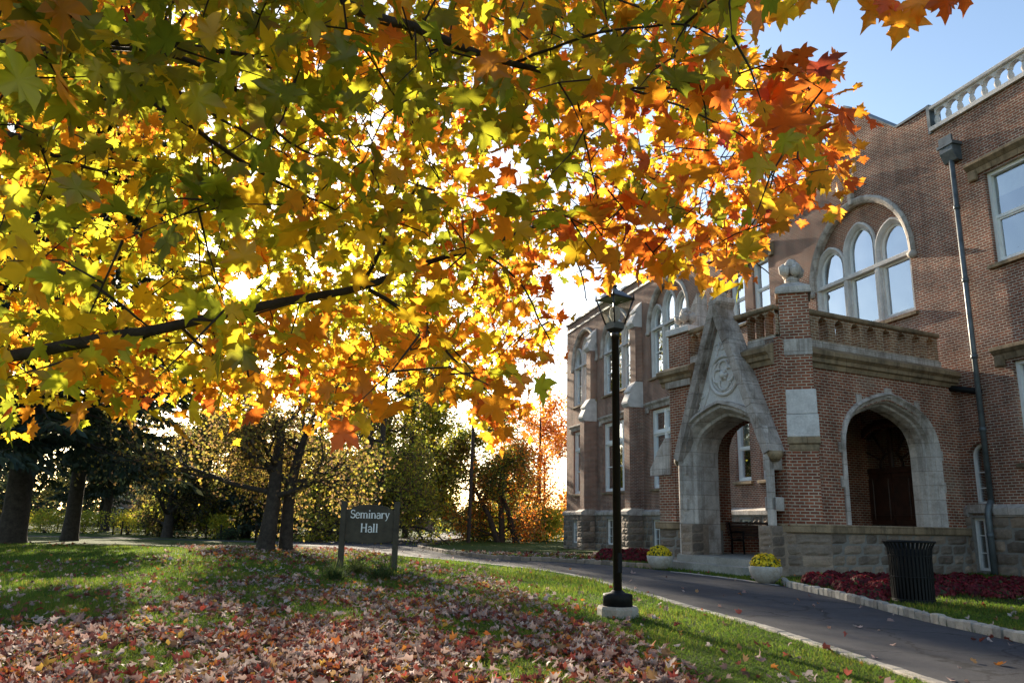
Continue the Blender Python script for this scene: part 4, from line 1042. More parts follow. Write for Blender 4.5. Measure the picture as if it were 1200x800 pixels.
# ------------------------------------------------------------------ trees
def grow(r, p, d, L, rad, lev, maxlev, segs, tips, spread, up, nch, shrink=.62, wob=.16):
    n = 5; pts = [np.array(p, float)]; rads = [rad]; d = np.array(d, float)
    for i in range(n):
        d = d+r.normal(0, wob, 3)+np.array([0, 0, up*.12]); d /= np.linalg.norm(d); pts.append(pts[-1]+d*L/n); rads.append(rad*(1-.72*(i+1)/n))
    segs.append((pts, rads, lev))
    if lev >= maxlev-1: tips.extend([(q, lev) for q in pts[1:]])
    if lev < maxlev:
        for c in range(nch[lev]):
            t = r.uniform(.25, 1.0); i = min(n-1, int(t*n)); q = pts[i]+(pts[i+1]-pts[i])*(t*n-i)
            a = np.cross(d, r.normal(0, 1, 3)); a /= np.linalg.norm(a)+1e-9; dd = d*math.cos(spread)+a*math.sin(spread)*r.uniform(.7, 1.2); dd /= np.linalg.norm(dd)
            grow(r, q, dd, L*shrink*r.uniform(.7, 1.2), max(.006, np.interp(t*n, range(n+1), rads)*.65), lev+1, maxlev, segs, tips, spread, up, nch, shrink, wob)
def tree(name, label, loc, trunk_pts, trunk_r, limbs, L, maxlev, nch, leaf_n, leaf_size, pal, seed, spread=.75, up=.3, scatter=.35, bark='bark', group=None, leafmat='leafbg', tube_n=(8, 6, 4, 3), shrink=.62, cat='tree', zmin=None):
    r = np.random.default_rng(seed); segs, tips = [], []
    root = empty(name, loc, 0, label, cat, group)
    for tp in trunk_pts:
        P = [np.array(q, float) for q in tp[0]]; rd = tp[1]; segs.append((P, rd, 0))
        m_ = len(P)
        for k in range(limbs):
            t = r.uniform(tp[2], 1.0); i = min(m_-2, int(t*(m_-1))); f = t*(m_-1)-i; q = P[i]+(P[i+1]-P[i])*f
            a = r.uniform(0, 2*math.pi) if not tp[3] else (2*math.pi*k/limbs+r.uniform(-.5, .5)); e = r.uniform(-.05, .5)+.6*max(0, t-.6)
            d = np.array([math.cos(a)*math.cos(e), math.sin(a)*math.cos(e), math.sin(e)])
            grow(r, q, d, L*r.uniform(.6, 1.1)*(1.15-.5*t), max(.02, rd[i]*.45), 1, maxlev, segs, tips, spread, up, nch, shrink)
    b = MB()
    for pts, rads, lev in segs: b.tube(pts, rads, tube_n[min(lev, len(tube_n)-1)], cap=False)
    b.build('trunk', M[bark], root)
    if leaf_n and tips:
        T_ = np.array([t[0] for t in tips]); idx = r.integers(len(T_), size=leaf_n); pos = T_[idx]+r.normal(0, scatter, (leaf_n, 3))
        if zmin is not None: pos = pos[pos[:, 2] > zmin]
        v, t, c = cards(pos, leaf_size, pal, r)
        link('crown', fast_mesh('crown', v, t, c), M[leafmat], root)
    return root
def conifer(name, label, loc, H, r0, trunk_r, z0, seed, n_wh=26, pal=((.018, .030, .014), (.028, .040, .018), (.04, .045, .02)), dens=70, group=None, droop=.35):
    r = np.random.default_rng(seed); root = empty(name, loc, 0, label, 'tree', group); b = MB()
    b.tube([(0, 0, -.5), (0, 0, .3), (0.02, 0, 1.2), (.0, .05, H*.5), (0, 0, H)], [trunk_r*1.5, trunk_r*1.15, trunk_r, trunk_r*.6, .03], 12)
    pos, tipd, sz_ = [], [], []
    for k in range(n_wh):
        t = k/(n_wh-1); z = z0+(H-z0)*t**.9; rr = r0*(1-t)**.75+.25
        for j in range(6):
            a = r.uniform(0, 2*math.pi); Lb = rr*r.uniform(.65, 1.1); d = np.array([math.cos(a), math.sin(a), 0]); pts = []
            for q in range(6):
                s_ = q/5; pts.append(np.array([0, 0, z])+d*Lb*s_+np.array([0, 0, -droop*Lb*(s_**1.2)+.28*Lb*max(0, s_-.6)]))
            b.tube(pts, [.05*(1-t)+.012, .04*(1-t)+.012, .03*(1-t)+.01, .02, .012, .006], 4, cap=False)
            ns = int(dens*(.4+Lb/r0))
            s_ = r.uniform(.15, 1, ns)**.8; P = np.array(pts); i = np.minimum(4, (s_*5).astype(int)); f = (s_*5-i)[:, None]; q = P[i]*(1-f)+P[i+1]*f
            sd = np.array([-d[1], d[0], 0]); wid = .33*Lb*(1-s_*.6)
            off = r.uniform(-1, 1, ns)*wid
            q = q+sd[None]*off[:, None]+np.array([0, 0, -1.0])*(np.abs(off)*.35+r.random(ns)*.12)[:, None]
            pos.append(q); tipd.append(unit(d[None]*.7+sd[None]*np.sign(off)[:, None]*.6+np.array([0, 0, -.55])[None]+r.normal(0, .25, (ns, 3)))); sz_.append(r.uniform(.25, .6, ns))
    b.build('trunk', M['bark'], root)
    pos = np.concatenate(pos); tipd = np.concatenate(tipd); sz_ = np.concatenate(sz_); pal = np.array(pal)
    c = pal[r.integers(len(pal), size=len(pos))]*r.uniform(.7, 1.3, (len(pos), 1))
    sh = np.array([(0, 0), (.13, .25), (.16, .6), (0, 1), (-.16, .6), (-.13, .25)])
    v, t, cc = leaf_batch(pos, tipd, unit(r.normal(0, 1, (len(pos), 3))+np.array([0, 0, .8])), sz_, c, sh, .2, .1, r)
    link('crown', fast_mesh('crown', v, t, cc), M['needle'], root)
    return root
def bush(name, label, loc, w, h, n, size, pal, seed, cat='shrub', group=None, mtl='leafbg', d=None):
    r = np.random.default_rng(seed); root = empty(name, loc, 0, label, cat, group); d = d or w
    b = MB(); ends = []
    for k in range(14):
        a = r.uniform(0, 6.28); q = np.array([math.cos(a)*w*.42*r.uniform(.3, 1), math.sin(a)*d*.42*r.uniform(.3, 1), h*r.uniform(.6, .95)])
        b.tube([(q[0]*.1, q[1]*.1, -.05), q*.5+np.array([0, 0, .1]), q], [.025, .018, .006], 4, cap=False); ends.append(q)
    b.build('stem', M['bark'], root)
    ends = np.array(ends); cl = ends[r.integers(len(ends), size=n)]; pos = cl+r.normal(0, 1, (n, 3))*np.array([w*.13, d*.13, h*.15]); k = r.random(n) < .35
    pos[k] = np.stack([r.uniform(-.45, .45, k.sum())*w, r.uniform(-.45, .45, k.sum())*d, r.uniform(.05, .75, k.sum())*h], -1)
    pos[:, 2] = np.clip(pos[:, 2], .05, h*1.1)
    v, t, c = cards(pos, size, pal, r); link('crown', fast_mesh('crown', v, t, c), M[mtl], root); return root
def GL3(x, y): p = G(x, y); return (p[0], p[1], float(gz(p[0], p[1])))
YG = [(.36, .36, .025), (.46, .40, .025), (.24, .28, .025), (.50, .36, .025)]
OLIVE = [(.08, .085, .02), (.12, .11, .02), (.055, .07, .02), (.16, .12, .025)]
BROWN = [(.16, .09, .04), (.22, .13, .04), (.12, .07, .04), (.25, .18, .04), (.14, .13, .03)]
ORG = [(.66, .17, .018), (.72, .24, .02), (.55, .12, .015), (.72, .34, .03)]
GREEN = [(.05, .085, .02), (.07, .11, .025), (.04, .065, .02)]
DARK = [(.016, .026, .014), (.025, .034, .016), (.03, .03, .015)]

conifer('spruce_tree', 'large dark spruce with thick trunk at the left edge of the lawn', GL3(12, 637), 27, 6.6, .45, 4.6, 41, n_wh=34, dens=230)
conifer('spruce_tree', 'dark drooping spruce behind the clipped yellow hedge', GL3(122, 622), 21, 5.4, .42, 4.8, 42, n_wh=30, dens=200)
conifer('spruce_tree', 'tall dark spruce in the lawn between the left trunk and the brown tree', (-22.3, 40.6, float(gz(0, 40.6))), 31, 5.8, .36, 4.6, 44, n_wh=30, dens=170)
tree('autumn_tree', 'thin leaved brown tree with dark trunk right of the yellow hedge', GL3(195, 629.5), [([(0, 0, -.3), (0.02, 0, .3), (.1, 0, 2.5), (.3, .1, 5), (.2, 0, 8.5)], [.62, .45, .36, .26, .08], .3, 0)], .4, 12, 4.6, 3, [0, 5, 5, 0], 15000, .19, BROWN+DARK+DARK+OLIVE, 51, up=-.15)
tree('oak_tree', 'broad low autumn tree left of the name sign', GL3(311, 645), [([(0, 0, -.3), (0, 0, .25), (.12, 0, 1.6), (.1, .1, 2.6), (.2, 0, 4.6)], [.46, .32, .26, .23, .13], .42, 0), ([(.55, .7, -.3), (.5, .7, .2), (.5, .6, 1.7), (.7, .5, 3.2), (1.2, .3, 4.8)], [.34, .26, .21, .17, .08], .45, 0)], .3, 9, 4.4, 3, [0, 5, 5, 0], 15000, .125, BROWN+[(.34, .24, .03), (.42, .30, .03), (.20, .18, .03), (.30, .17, .04)], 52, up=.05, scatter=.3)
tree('oak_tree', 'olive leaved tree with dark trunk just behind the name sign', GL3(441, 636.5), [([(0, 0, -.3), (0, 0, .3), (.05, 0, 3), (.0, .1, 9), (.1, 0, 17)], [.42, .32, .27, .2, .05], .2, 0)], .3, 28, 5.6, 3, [0, 5, 4, 0], 20000, .2, YG+YG+OLIVE+BROWN, 53, up=.0, scatter=.42)
tree('pale_trunk_tree', 'tree with pale grey trunk on the far lawn', GL3(392, 622), [([(0, 0, -.3), (0, 0, .3), (.0, 0, 4), (.1, .1, 8), (.1, 0, 15)], [.75, .58, .5, .36, .1], .3, 0)], .5, 18, 6, 3, [0, 4, 4, 0], 12000, .3, OLIVE+GREEN, 54, bark='barkpale', scatter=.6)
ms = GL3(588, 635)
tree('multi_stem_tree', 'many stemmed green tree with curved trunks on the island lawn', ms, [
    ([(-.3, 0, -.3), (-.5, 0, .3), (-1.2, 0, 2.2), (-2.3, .2, 4.2), (-3.3, .2, 5.6)], [.36, .29, .24, .17, .06], .6, 0),
    ([(0, .2, -.3), (0, .2, .4), (-.1, .3, 2.4), (-.4, .3, 4.6), (-.1, .2, 6.8)], [.36, .29, .24, .17, .06], .6, 0),
    ([(1.3, .3, -.3), (1.2, .3, .4), (.6, .3, 2.4), (-.1, .4, 4.4), (-.3, .5, 6.6)], [.36, .29, .24, .17, .06], .6, 0)], .2, 6, 3.2, 3, [0, 4, 4, 0], 7500, .17, GREEN+OLIVE+YG, 55, up=.25, scatter=.4)
tree('orange_maple', 'bright orange tree behind the far end of the brick hall', (3.2, 84.0, float(gz(0, 84))), [([(0, 0, -.3), (0, 0, .3), (.0, 0, 3), (.1, .1, 8), (.1, 0, 14)], [.4, .3, .24, .17, .05], .1, 0)], .3, 20, 6.0, 3, [0, 5, 4, 0], 20000, .24, ORG, 56, up=.3, scatter=.5)
tree('orange_maple', 'smaller orange tree left of the bright orange one', (-0.6, 74.0, float(gz(0, 74))), [([(0, 0, -.3), (0, 0, .3), (.0, 0, 2), (.1, .1, 5), (.1, 0, 9)], [.25, .2, .16, .12, .04], .15, 0)], .3, 13, 4.2, 3, [0, 4, 4, 0], 7000, .19, ORG+ORG+BROWN, 57, up=.3, scatter=.45)
for px, s, sd, lab in ((606, 15, 61, 'bare leafless tree left of the orange trees'), (636, 19, 62, 'tall bare leafless tree beside the brick hall')):
    tree('bare_tree', lab, GL3(px, 627), [([(0, 0, -.3), (0, 0, .3), (.2, 0, s*.3), (.1, .3, s*.6), (-.3, .2, s)], [.28, .22, .17, .1, .02], .25, 0)], .2, 14, s*.36, 3, [0, 5, 4, 0], 0, .1, ORG, sd, up=.55, spread=.5, tube_n=(7, 5, 3, 3), bark='bark', group='bare trees beyond the island')
tree('bare_tree', 'tallest thin tree far behind the curved trunks with brown and orange leaves', (-3.4, 69.0, float(gz(0, 69))), [([(0, 0, -.3), (0, 0, .3), (.1, 0, 9), (.0, .2, 19), (.1, .1, 29)], [.22, .17, .14, .10, .03], .62, 0)], .2, 26, 8.0, 3, [0, 6, 5, 0], 6500, .26, ORG+BROWN, 63, up=.4, spread=.6, scatter=.2, tube_n=(8, 5, 4, 3))
# bushes
for i, (px, py, wd, hh, lab) in enumerate(((52, 624, 3.4, 1.9, 'yellow green shrub at the left end of the hedge row'), (95, 624.5, 3.2, 1.8, 'yellow green shrub second in the hedge row'), (150, 626, 3.4, 2.0, 'yellow green shrub right of the spruce trunk in the hedge row'), (172, 627, 2.6, 1.9, 'yellow green shrub at the right end of the hedge row beside the brown tree'), (256, 632, 1.7, 1.75, 'small yellow shrub alone between two tree trunks'))):
    bush('hedge_shrub', lab, GL3(px, py), wd, hh, 1500 if wd > 2 else 700, .16, YG, 70+i, group='yellow shrubs along the far fence')
bush('dark_shrub', 'dark low shrub beside the small yellow shrub', GL3(268, 633), 1.6, .75, 700, .13, GREEN+DARK, 79)
for i, (px, py, wd, hh, pal_, lab) in enumerate(((570, 633, 4.5, 3.4, YG+GREEN, 'tall yellow green rhododendron left of the curved trunks'), (612, 633.5, 5.2, 4.0, YG+GREEN, 'tall yellow green rhododendron behind the curved trunks'), (640, 634, 4.0, 2.8, YG+YG, 'bright yellow green shrub at the end of the brick hall'), (540, 626, 6, 3.0, DARK+GREEN, 'dark evergreen shrub beyond the white board'))):
    bush('rhododendron', lab, GL3(px, py), wd, hh, 2200, .24, pal_, 80+i, group='large shrubs round the island')
for i, (px, py, wd, hh, lab) in enumerate(((350, 612, 9, 2.6, 'dark clipped evergreen hedge mass under the oak branches'), (300, 611.5, 7, 2.0, 'dark evergreen shrub below the far brick house'), (450, 613, 8, 3.0, 'dark evergreen shrub behind the name sign'), (230, 612, 6, 1.4, 'rounded dark shrub on the far lawn by the house'))):
    bush('evergreen_shrub', lab, GL3(px, py), wd, hh, 1800, .3, DARK+GREEN, 90+i, group='dark shrubs across the far lawn', d=3)
# mid distance trees that close the view
k = 0
for px, Yd, H, sp, pal_, n_, nm, lab in ((20, 96, 30, 9, OLIVE, 4200, 'olive_tree', 'very tall olive tree standing far behind the left spruce'), (190, 112, 11, 5, BROWN+OLIVE, 3000, 'brown_tree', 'brown tree rising behind the yellow hedge'), (262, 72, 11.5, 5, YG+OLIVE, 4000, 'yellow_tree', 'yellow leaved tree above the far brick house'), (368, 82, 24, 8.0, BROWN+YG, 3600, 'brown_tree', 'tawny tree behind the pale trunk'), (428, 72, 21, 7, YG+YG+OLIVE, 4000, 'yellow_tree', 'yellow olive tree behind the name sign'), (476, 78, 19, 5.5, YG+OLIVE+BROWN, 3200, 'olive_tree', 'tall olive tree left of the curved trunks'), (552, 84, 12, 6, GREEN+OLIVE+YG, 3000, 'green_tree', 'green tree behind the curved trunks')):
    d = ray(px, 600); p = CAM+d*(Yd/d[1]); k += 1
    tree(nm, lab, (p[0], p[1], float(gz(p[0], p[1]))), [([(0, 0, -.3), (0, 0, .4), (.1, .1, H*.3), (.2, 0, H*.6), (0, 0, H)], [.42, .34, .27, .18, .04], .22, 0)], .3, 15, sp, 3, [0, 4, 4, 0], int(n_*(8 if H > 18 else 5)), .29, pal_, 100+k, up=.2, scatter=.38, tube_n=(7, 5, 3, 3))
for px, Yd, H, sd, lab in ((-70, 52, 22, 121, 'dark spruce at the far left beyond the lawn'), (240, 95, 15, 122, 'distant dark spruce behind the far house'), (-10, 88, 17, 123, 'distant dark spruce beside the left trunk'), (120, 104, 17, 124, 'distant dark spruce above the hedge row'), (290, 70, 12, 126, 'dark spruce behind the oak trunks'), (345, 88, 17, 127, 'distant spruce right of the oak')):
    d = ray(px, 600); p = CAM+d*(Yd/d[1]); conifer('spruce_tree', lab, (p[0], p[1], float(gz(p[0], p[1]))), H, 5.5, .4, 1.2, sd, n_wh=20, dens=80)
# wood that closes the horizon
r = np.random.default_rng(7); n = 26000
aa = r.uniform(R(-62), R(9), n); dd = r.uniform(142, 175, n); hmax = 8+3.5*np.sin(aa*23)+2.5*np.sin(aa*51+1); hmax = np.where(np.degrees(aa) > -1.5, 4.0, hmax); hmax = np.where((np.degrees(aa) > -42) & (np.degrees(aa) < -12), hmax*.7, hmax)
pos = np.stack([np.sin(aa)*dd, np.cos(aa)*dd, -.7+r.random(n)**.8*hmax], -1); v, t, c = cards(pos, .9, OLIVE+DARK+GREEN+BROWN[:2], r); o = link('distant_wood', fast_mesh('distant_wood', v, t, c), M['leafbg']); tag(o, 'hazy distant woodland closing the view beyond the lawns', 'woodland', kind='stuff')

# ------------------------------------------------------------------ far house, fence posts, board and shed
d = ray(225, 600); p = CAM+d*(128/d[1])
fh = empty('far_house', (p[0], p[1], -.75), R(8), 'low brick house with white windows far behind the trees', 'house')
b = MB(); b.box(-13, 13, 0, 8, 0, 5.6); b.build('wall', M['brick'], fh)
b = MB(); b.prism_x([(-.6, 5.6), (8.6, 5.6), (4, 8.4)], -13.5, 13.5); b.build('roof', M['copper'], fh)
for x in (-11, -7.5, -4, -.5, 3, 6.5, 10):
    for z in (1.0, 3.5):
        wn = empty('window', (x, -.03, z), 0, parent=fh); b = MB(); b.loft([(-.5, 0), (-.5, 1.5), (.5, 1.5), (.5, 0)], [(.08, 0.02), (.08, -.06), (-.06, -.06), (-.06, .02)], True); b.box(-.46, .46, -.05, 0, .72, .78); b.build('frame', M['white'], wn)
        b = MB(); b.quad((-.5, 0, 0), (.5, 0, 0), (.5, 0, 1.5), (-.5, 0, 1.5)); b.build('pane', M['glass'], wn)
b = MB(); b.box(-1.2, 1.2, -2.0, -.0, 0, .25); b.box(-1.3, 1.3, -2.1, -.01, 2.7, 2.95)
for x in (-1.1, 1.1): b.lathe([(.12, .25), (.1, 2.7)], (x, -1.9, 0), 10)
b.build('portico', M['white'], fh)
fp = None
for px, py in ((23, 619), (47, 620), (67, 622), (88, 624.5), (132, 626), (142, 626.5), (189, 627.5), (198, 629), (241, 631), (258, 632.5), (299, 635.5), (319, 634)):
    q = GL3(px, py)
    if fp is None:
        b = MB(); b.lathe([(.075, -.2), (.07, 1.02), (.09, 1.03), (.085, 1.1), (.03, 1.16), (0, 1.17)], n=8); fp = b.build('fence_post', M['bark']); o = fp
    else: o = fp.copy(); col.objects.link(o)
    o.location = q; tag(o, 'short dark post in the row along the path beyond the lawn', 'post', 'dark posts along the far path')
q = GL3(496, 622); sh = empty('brick_shed', q, R(-14), 'low red brown shed beyond the drive near the white board', 'shed')
b = MB(); b.box(-2.6, 2.6, 0, 3, 0, 1.7); b.build('wall', M['brick'], sh); b = MB(); b.prism_x([(-.25, 1.7), (3.2, 1.7), (3.2, 2.0), (-.25, 1.85)], -2.8, 2.8); b.build('roof', M['wood'], sh)
q = GL3(541, 629); nb = empty('notice_board', q, R(-5), 'small white board on a post beyond the drive', 'board')
b = MB(); b.box(-.04, .04, -.04, .04, -.2, 1.3); b.build('post', M['bark'], nb); b = MB(); b.box(-.3, .3, -.06, -.041, 1.0, 1.9, .006); b.build('panel', M['white'], nb)
q = GL3(513, 625); tb = empty('picnic_table', q, R(12), 'small weathered table beside the low shed', 'table')
b = MB(); b.box(-.8, .8, -.35, .35, .68, .74, .01); b.build('tabletop', M['conc'], tb)
for x in (-.65, .65):
    b = MB(); b.tube([(x, -.3, 0), (x, .12, .68)], .04, 5); b.tube([(x, .3, 0), (x, -.12, .68)], .04, 5); b.build('leg', M['conc'], tb)

# ------------------------------------------------------------------ plants at the sign
for px, py, wd, lab in ((392, 680, .62, 'spiky dark green grass clump at the left sign post'), (447, 680, .75, 'spiky dark green grass clump at the right sign post'), (418, 672, .4, 'small yellowing grass tuft between the two sign clumps')):
    p = G(px, py); r = np.random.default_rng(int(px)); n = 260; a = r.uniform(0, 6.28, n); ln_ = r.uniform(.25, .5, n)*(.8+wd*.5); le = r.uniform(.2, 1.15, n)
    V = []; T = []; Cc = []
    pal = np.array([(.04, .075, .018), (.06, .09, .02), (.10, .11, .03)] if wd > .5 else [(.2, .18, .04), (.12, .13, .03)])
    for i in range(n):
        d = np.array([math.cos(a[i]), math.sin(a[i]), 0]); s_ = np.array([-d[1], d[0], 0])*.010; o0 = d*r.uniform(0, .1*wd)+np.array([r.normal(0, .12*wd), r.normal(0, .1*wd), 0]); bi = len(V); cc = pal[r.integers(len(pal))]*r.uniform(.7, 1.3)
        for k_ in range(5):
            t = k_/4; c = o0+d*ln_[i]*math.sin(le[i])*t**1.3*1.1+np.array([0, 0, ln_[i]*(math.cos(le[i]*.7)*t-.45*le[i]*t*t)]); V += [c-s_*(1-t*.85), c+s_*(1-t*.85)]; Cc += [cc, cc]
        for k_ in range(4): T += [(bi+2*k_, bi+2*k_+1, bi+2*k_+3), (bi+2*k_, bi+2*k_+3, bi+2*k_+2)]
    o = link('grass_clump', fast_mesh('grass_clump', np.array(V), np.array(T), np.array(Cc)), M['grass']); o.location = (p[0], p[1], float(gz(p[0], p[1]))); tag(o, lab, 'plant', 'grass clumps under the sign')

# ------------------------------------------------------------------ lawn grass and fallen leaves
def inpoly(px, py, poly):
    poly = np.array(poly, float); x1, y1 = poly[:, 0], poly[:, 1]; x2, y2 = np.roll(x1, -1), np.roll(y1, -1)
    ins = np.zeros(px.shape, bool)
    for a, b_, c, d in zip(x1, y1, x2, y2):
        cnd = ((b_ > py) != (d > py)) & (px < (c-a)*(py-b_)/(d-b_+1e-12)+a); ins ^= cnd
    return ins
def project(P):
    q = (P-CAM) @ CMAT.T; return 600+FPX*q[:, 0]/q[:, 2], 400+FPX*q[:, 1]/q[:, 2]
DRIVE = np.concatenate([resample(edgeL, 120), resample(edgeR, 120)[::-1]])
HALLP = np.array([HO[:2]+np.array([math.cos(HA)*u+math.sin(-HA)*v, math.sin(HA)*u+math.cos(HA)*v]) for u, v in ((-36, -.2), (10, -.2), (10, 15), (-36, 15))])
PORP = np.array([P2W(a, b_, 0)[:2] for a, b_ in ((-5.1, -.6), (.35, -.6), (.35, 8), (-5.1, 8))])
def free(P): return ~(inpoly(P[:, 0], P[:, 1], DRIVE) | inpoly(P[:, 0], P[:, 1], HALLP) | inpoly(P[:, 0], P[:, 1], PORP))
def wedge(n, y0, y1, r, power=1.0):
    """random ground points inside the cone the camera could see, denser near"""
    Yv = y0*(y1/y0)**(r.random(n)**power); Xv = r.uniform(-.80, .80, n)*Yv; return np.stack([Xv, Yv, gz(Xv, Yv)], -1)
r = np.random.default_rng(5)
P = wedge(330000, 4.6, 30, r); P = P[free(P)]
nz = np.sin(P[:, 0]*1.7+np.sin(P[:, 1]*1.1)*2)+np.sin(P[:, 1]*2.3+P[:, 0]*.6)
n = len(P); h = r.uniform(.02, .05, n)*(1+.2*nz)*np.clip(P[:, 1]/9, .8, 1.6); wv = .0035*np.clip(P[:, 1]/6, 1, 3.6); a = r.uniform(0, 6.28, n); s_ = np.stack([np.cos(a)*wv, np.sin(a)*wv, 0*a], -1)
lean = np.stack([r.normal(0, .025, n), r.normal(0, .025, n), h], -1)
V = np.stack([P-s_, P+s_, P+lean], 1).reshape(-1, 3); T = np.arange(3*n).reshape(-1, 3)
pal = np.array([(.048, .100, .009), (.068, .125, .010), (.11, .145, .014), (.15, .14, .022)]); c = pal[np.clip((r.random(n)*3+nz*.4).astype(int), 0, 3)]*r.uniform(.75, 1.25, (n, 1))
o = link('lawn_grass', fast_mesh('lawn_grass', V, T, np.repeat(c, 3, 0)), M['grass']); tag(o, 'short green grass blades of the lawn', 'grass', kind='stuff')

P = wedge(150000, 4.4, 34, r, .9); px, py = project(P)
core = inpoly(px, py, [(-300, 1200), (1000, 1200), (870, 830), (800, 796), (735, 760), (700, 735), (640, 710), (600, 690), (560, 672), (500, 664), (470, 676), (380, 688), (330, 668), (230, 690), (180, 715), (60, 740), (-300, 760)]).astype(float)
mid = inpoly(px, py, [(-300, 1200), (1000, 1200), (830, 800), (720, 720), (640, 690), (560, 665), (470, 655), (300, 642), (150, 655), (-300, 668)]).astype(float)
nzf = lambda P: np.sin(P[:, 0]*5.1+2*np.sin(P[:, 1]*3.3))*np.sin(P[:, 1]*4.7+np.sin(P[:, 0]*3.9))
cl = .5+.5*np.sin(P[:, 0]*1.9+1.3*np.sin(P[:, 1]*1.2))*np.sin(P[:, 1]*1.6+.7*np.sin(P[:, 0]*2.1))
prob = .010+.66*core*np.clip(-.12+1.35*cl+.32*(nzf(P)), .05, 1)+.15*mid*(.15+cl)
dd_ = inpoly(px, py, [(500, 640), (660, 640), (760, 640), (690, 662), (560, 652)]); prob = np.where(dd_, .22, prob)
dd_ = inpoly(px, py, [(200, 636), (420, 640), (470, 652), (380, 662), (240, 655)]); prob = np.where(dd_, .34, prob)
dd_ = inpoly(px, py, [(820, 760), (1000, 790), (1000, 840), (820, 830)]); prob = np.where(dd_, .02, prob)
ondrive = inpoly(P[:, 0], P[:, 1], DRIVE)
keep = ((r.random(len(P)) < prob) & free(P)) | (ondrive & (r.random(len(P)) < .0045)); P = P[keep]; py = py[keep]; n = len(P)
P[:, 2] += r.uniform(.012, .05, n)
nrm = unit(np.stack([r.normal(0, .55, n), r.normal(0, .55, n), np.ones(n)], -1)); tip = unit(np.cross(nrm, r.normal(0, 1, (n, 3))))
FP = np.array([(.42, .29, .25), (.52, .41, .37), (.33, .20, .17), (.15, .045, .035), (.22, .05, .035), (.30, .045, .03), (.50, .17, .03), (.42, .11, .025), (.30, .17, .07), (.20, .11, .06), (.48, .28, .05)]); wts = np.array([.20, .16, .15, .12, .11, .06, .05, .035, .07, .06, .015])
c = FP[r.choice(len(FP), n, p=wts/wts.sum())]*r.uniform(.6, 1.2, (n, 1))
v, t, cc = leaf_batch(P, tip, nrm, np.clip(r.lognormal(-2.82, .36, n), .025, .10)*np.clip(P[:, 1]/16, 1, 1.5), c, LEAF_S, .9, .7, r)
kk = len(LEAF_S)+1; cc = (cc.reshape(-1, kk, 3)*r.uniform(.7, 1.15, (n, kk, 1))).reshape(-1, 3)
o = link('fallen_leaves', fast_mesh('fallen_leaves', v, t, cc), M['fallen']); tag(o, 'carpet of fallen red and pale brown maple leaves on the lawn', 'fallen leaves', kind='stuff')

# ------------------------------------------------------------------ the maple in front
TB = np.array([-7.4, 4.4, 0.0])
mp = empty('maple_tree', TB, 0, 'large sugar maple with orange and yellow leaves overhanging the lawn', 'tree')
def bez(pts, n=6):
    P = np.array(pts, float); out = []; m_ = len(P)
    for i in range(m_-1):
        p0, p1, p2, p3 = P[max(i-1, 0)], P[i], P[i+1], P[min(i+2, m_-1)]
        for j in range(n): t = j/n; out.append(0.5*((2*p1)+(-p0+p2)*t+(2*p0-5*p1+4*p2-p3)*t*t+(-p0+3*p1-3*p2+p3)*t**3))
    out.append(P[-1]); return np.array(out)
b = MB(); b.tube([(0, 0, -.3), (0, 0, .2), (.05, .05, 1.2), (.1, .1, 2.4), (.0, .3, 4.2), (-.2, .2, 6.5), (0, 0, 9.5)], [.62, .46, .38, .34, .27, .18, .04], 14); b.build('trunk', M['barkm'], mp)
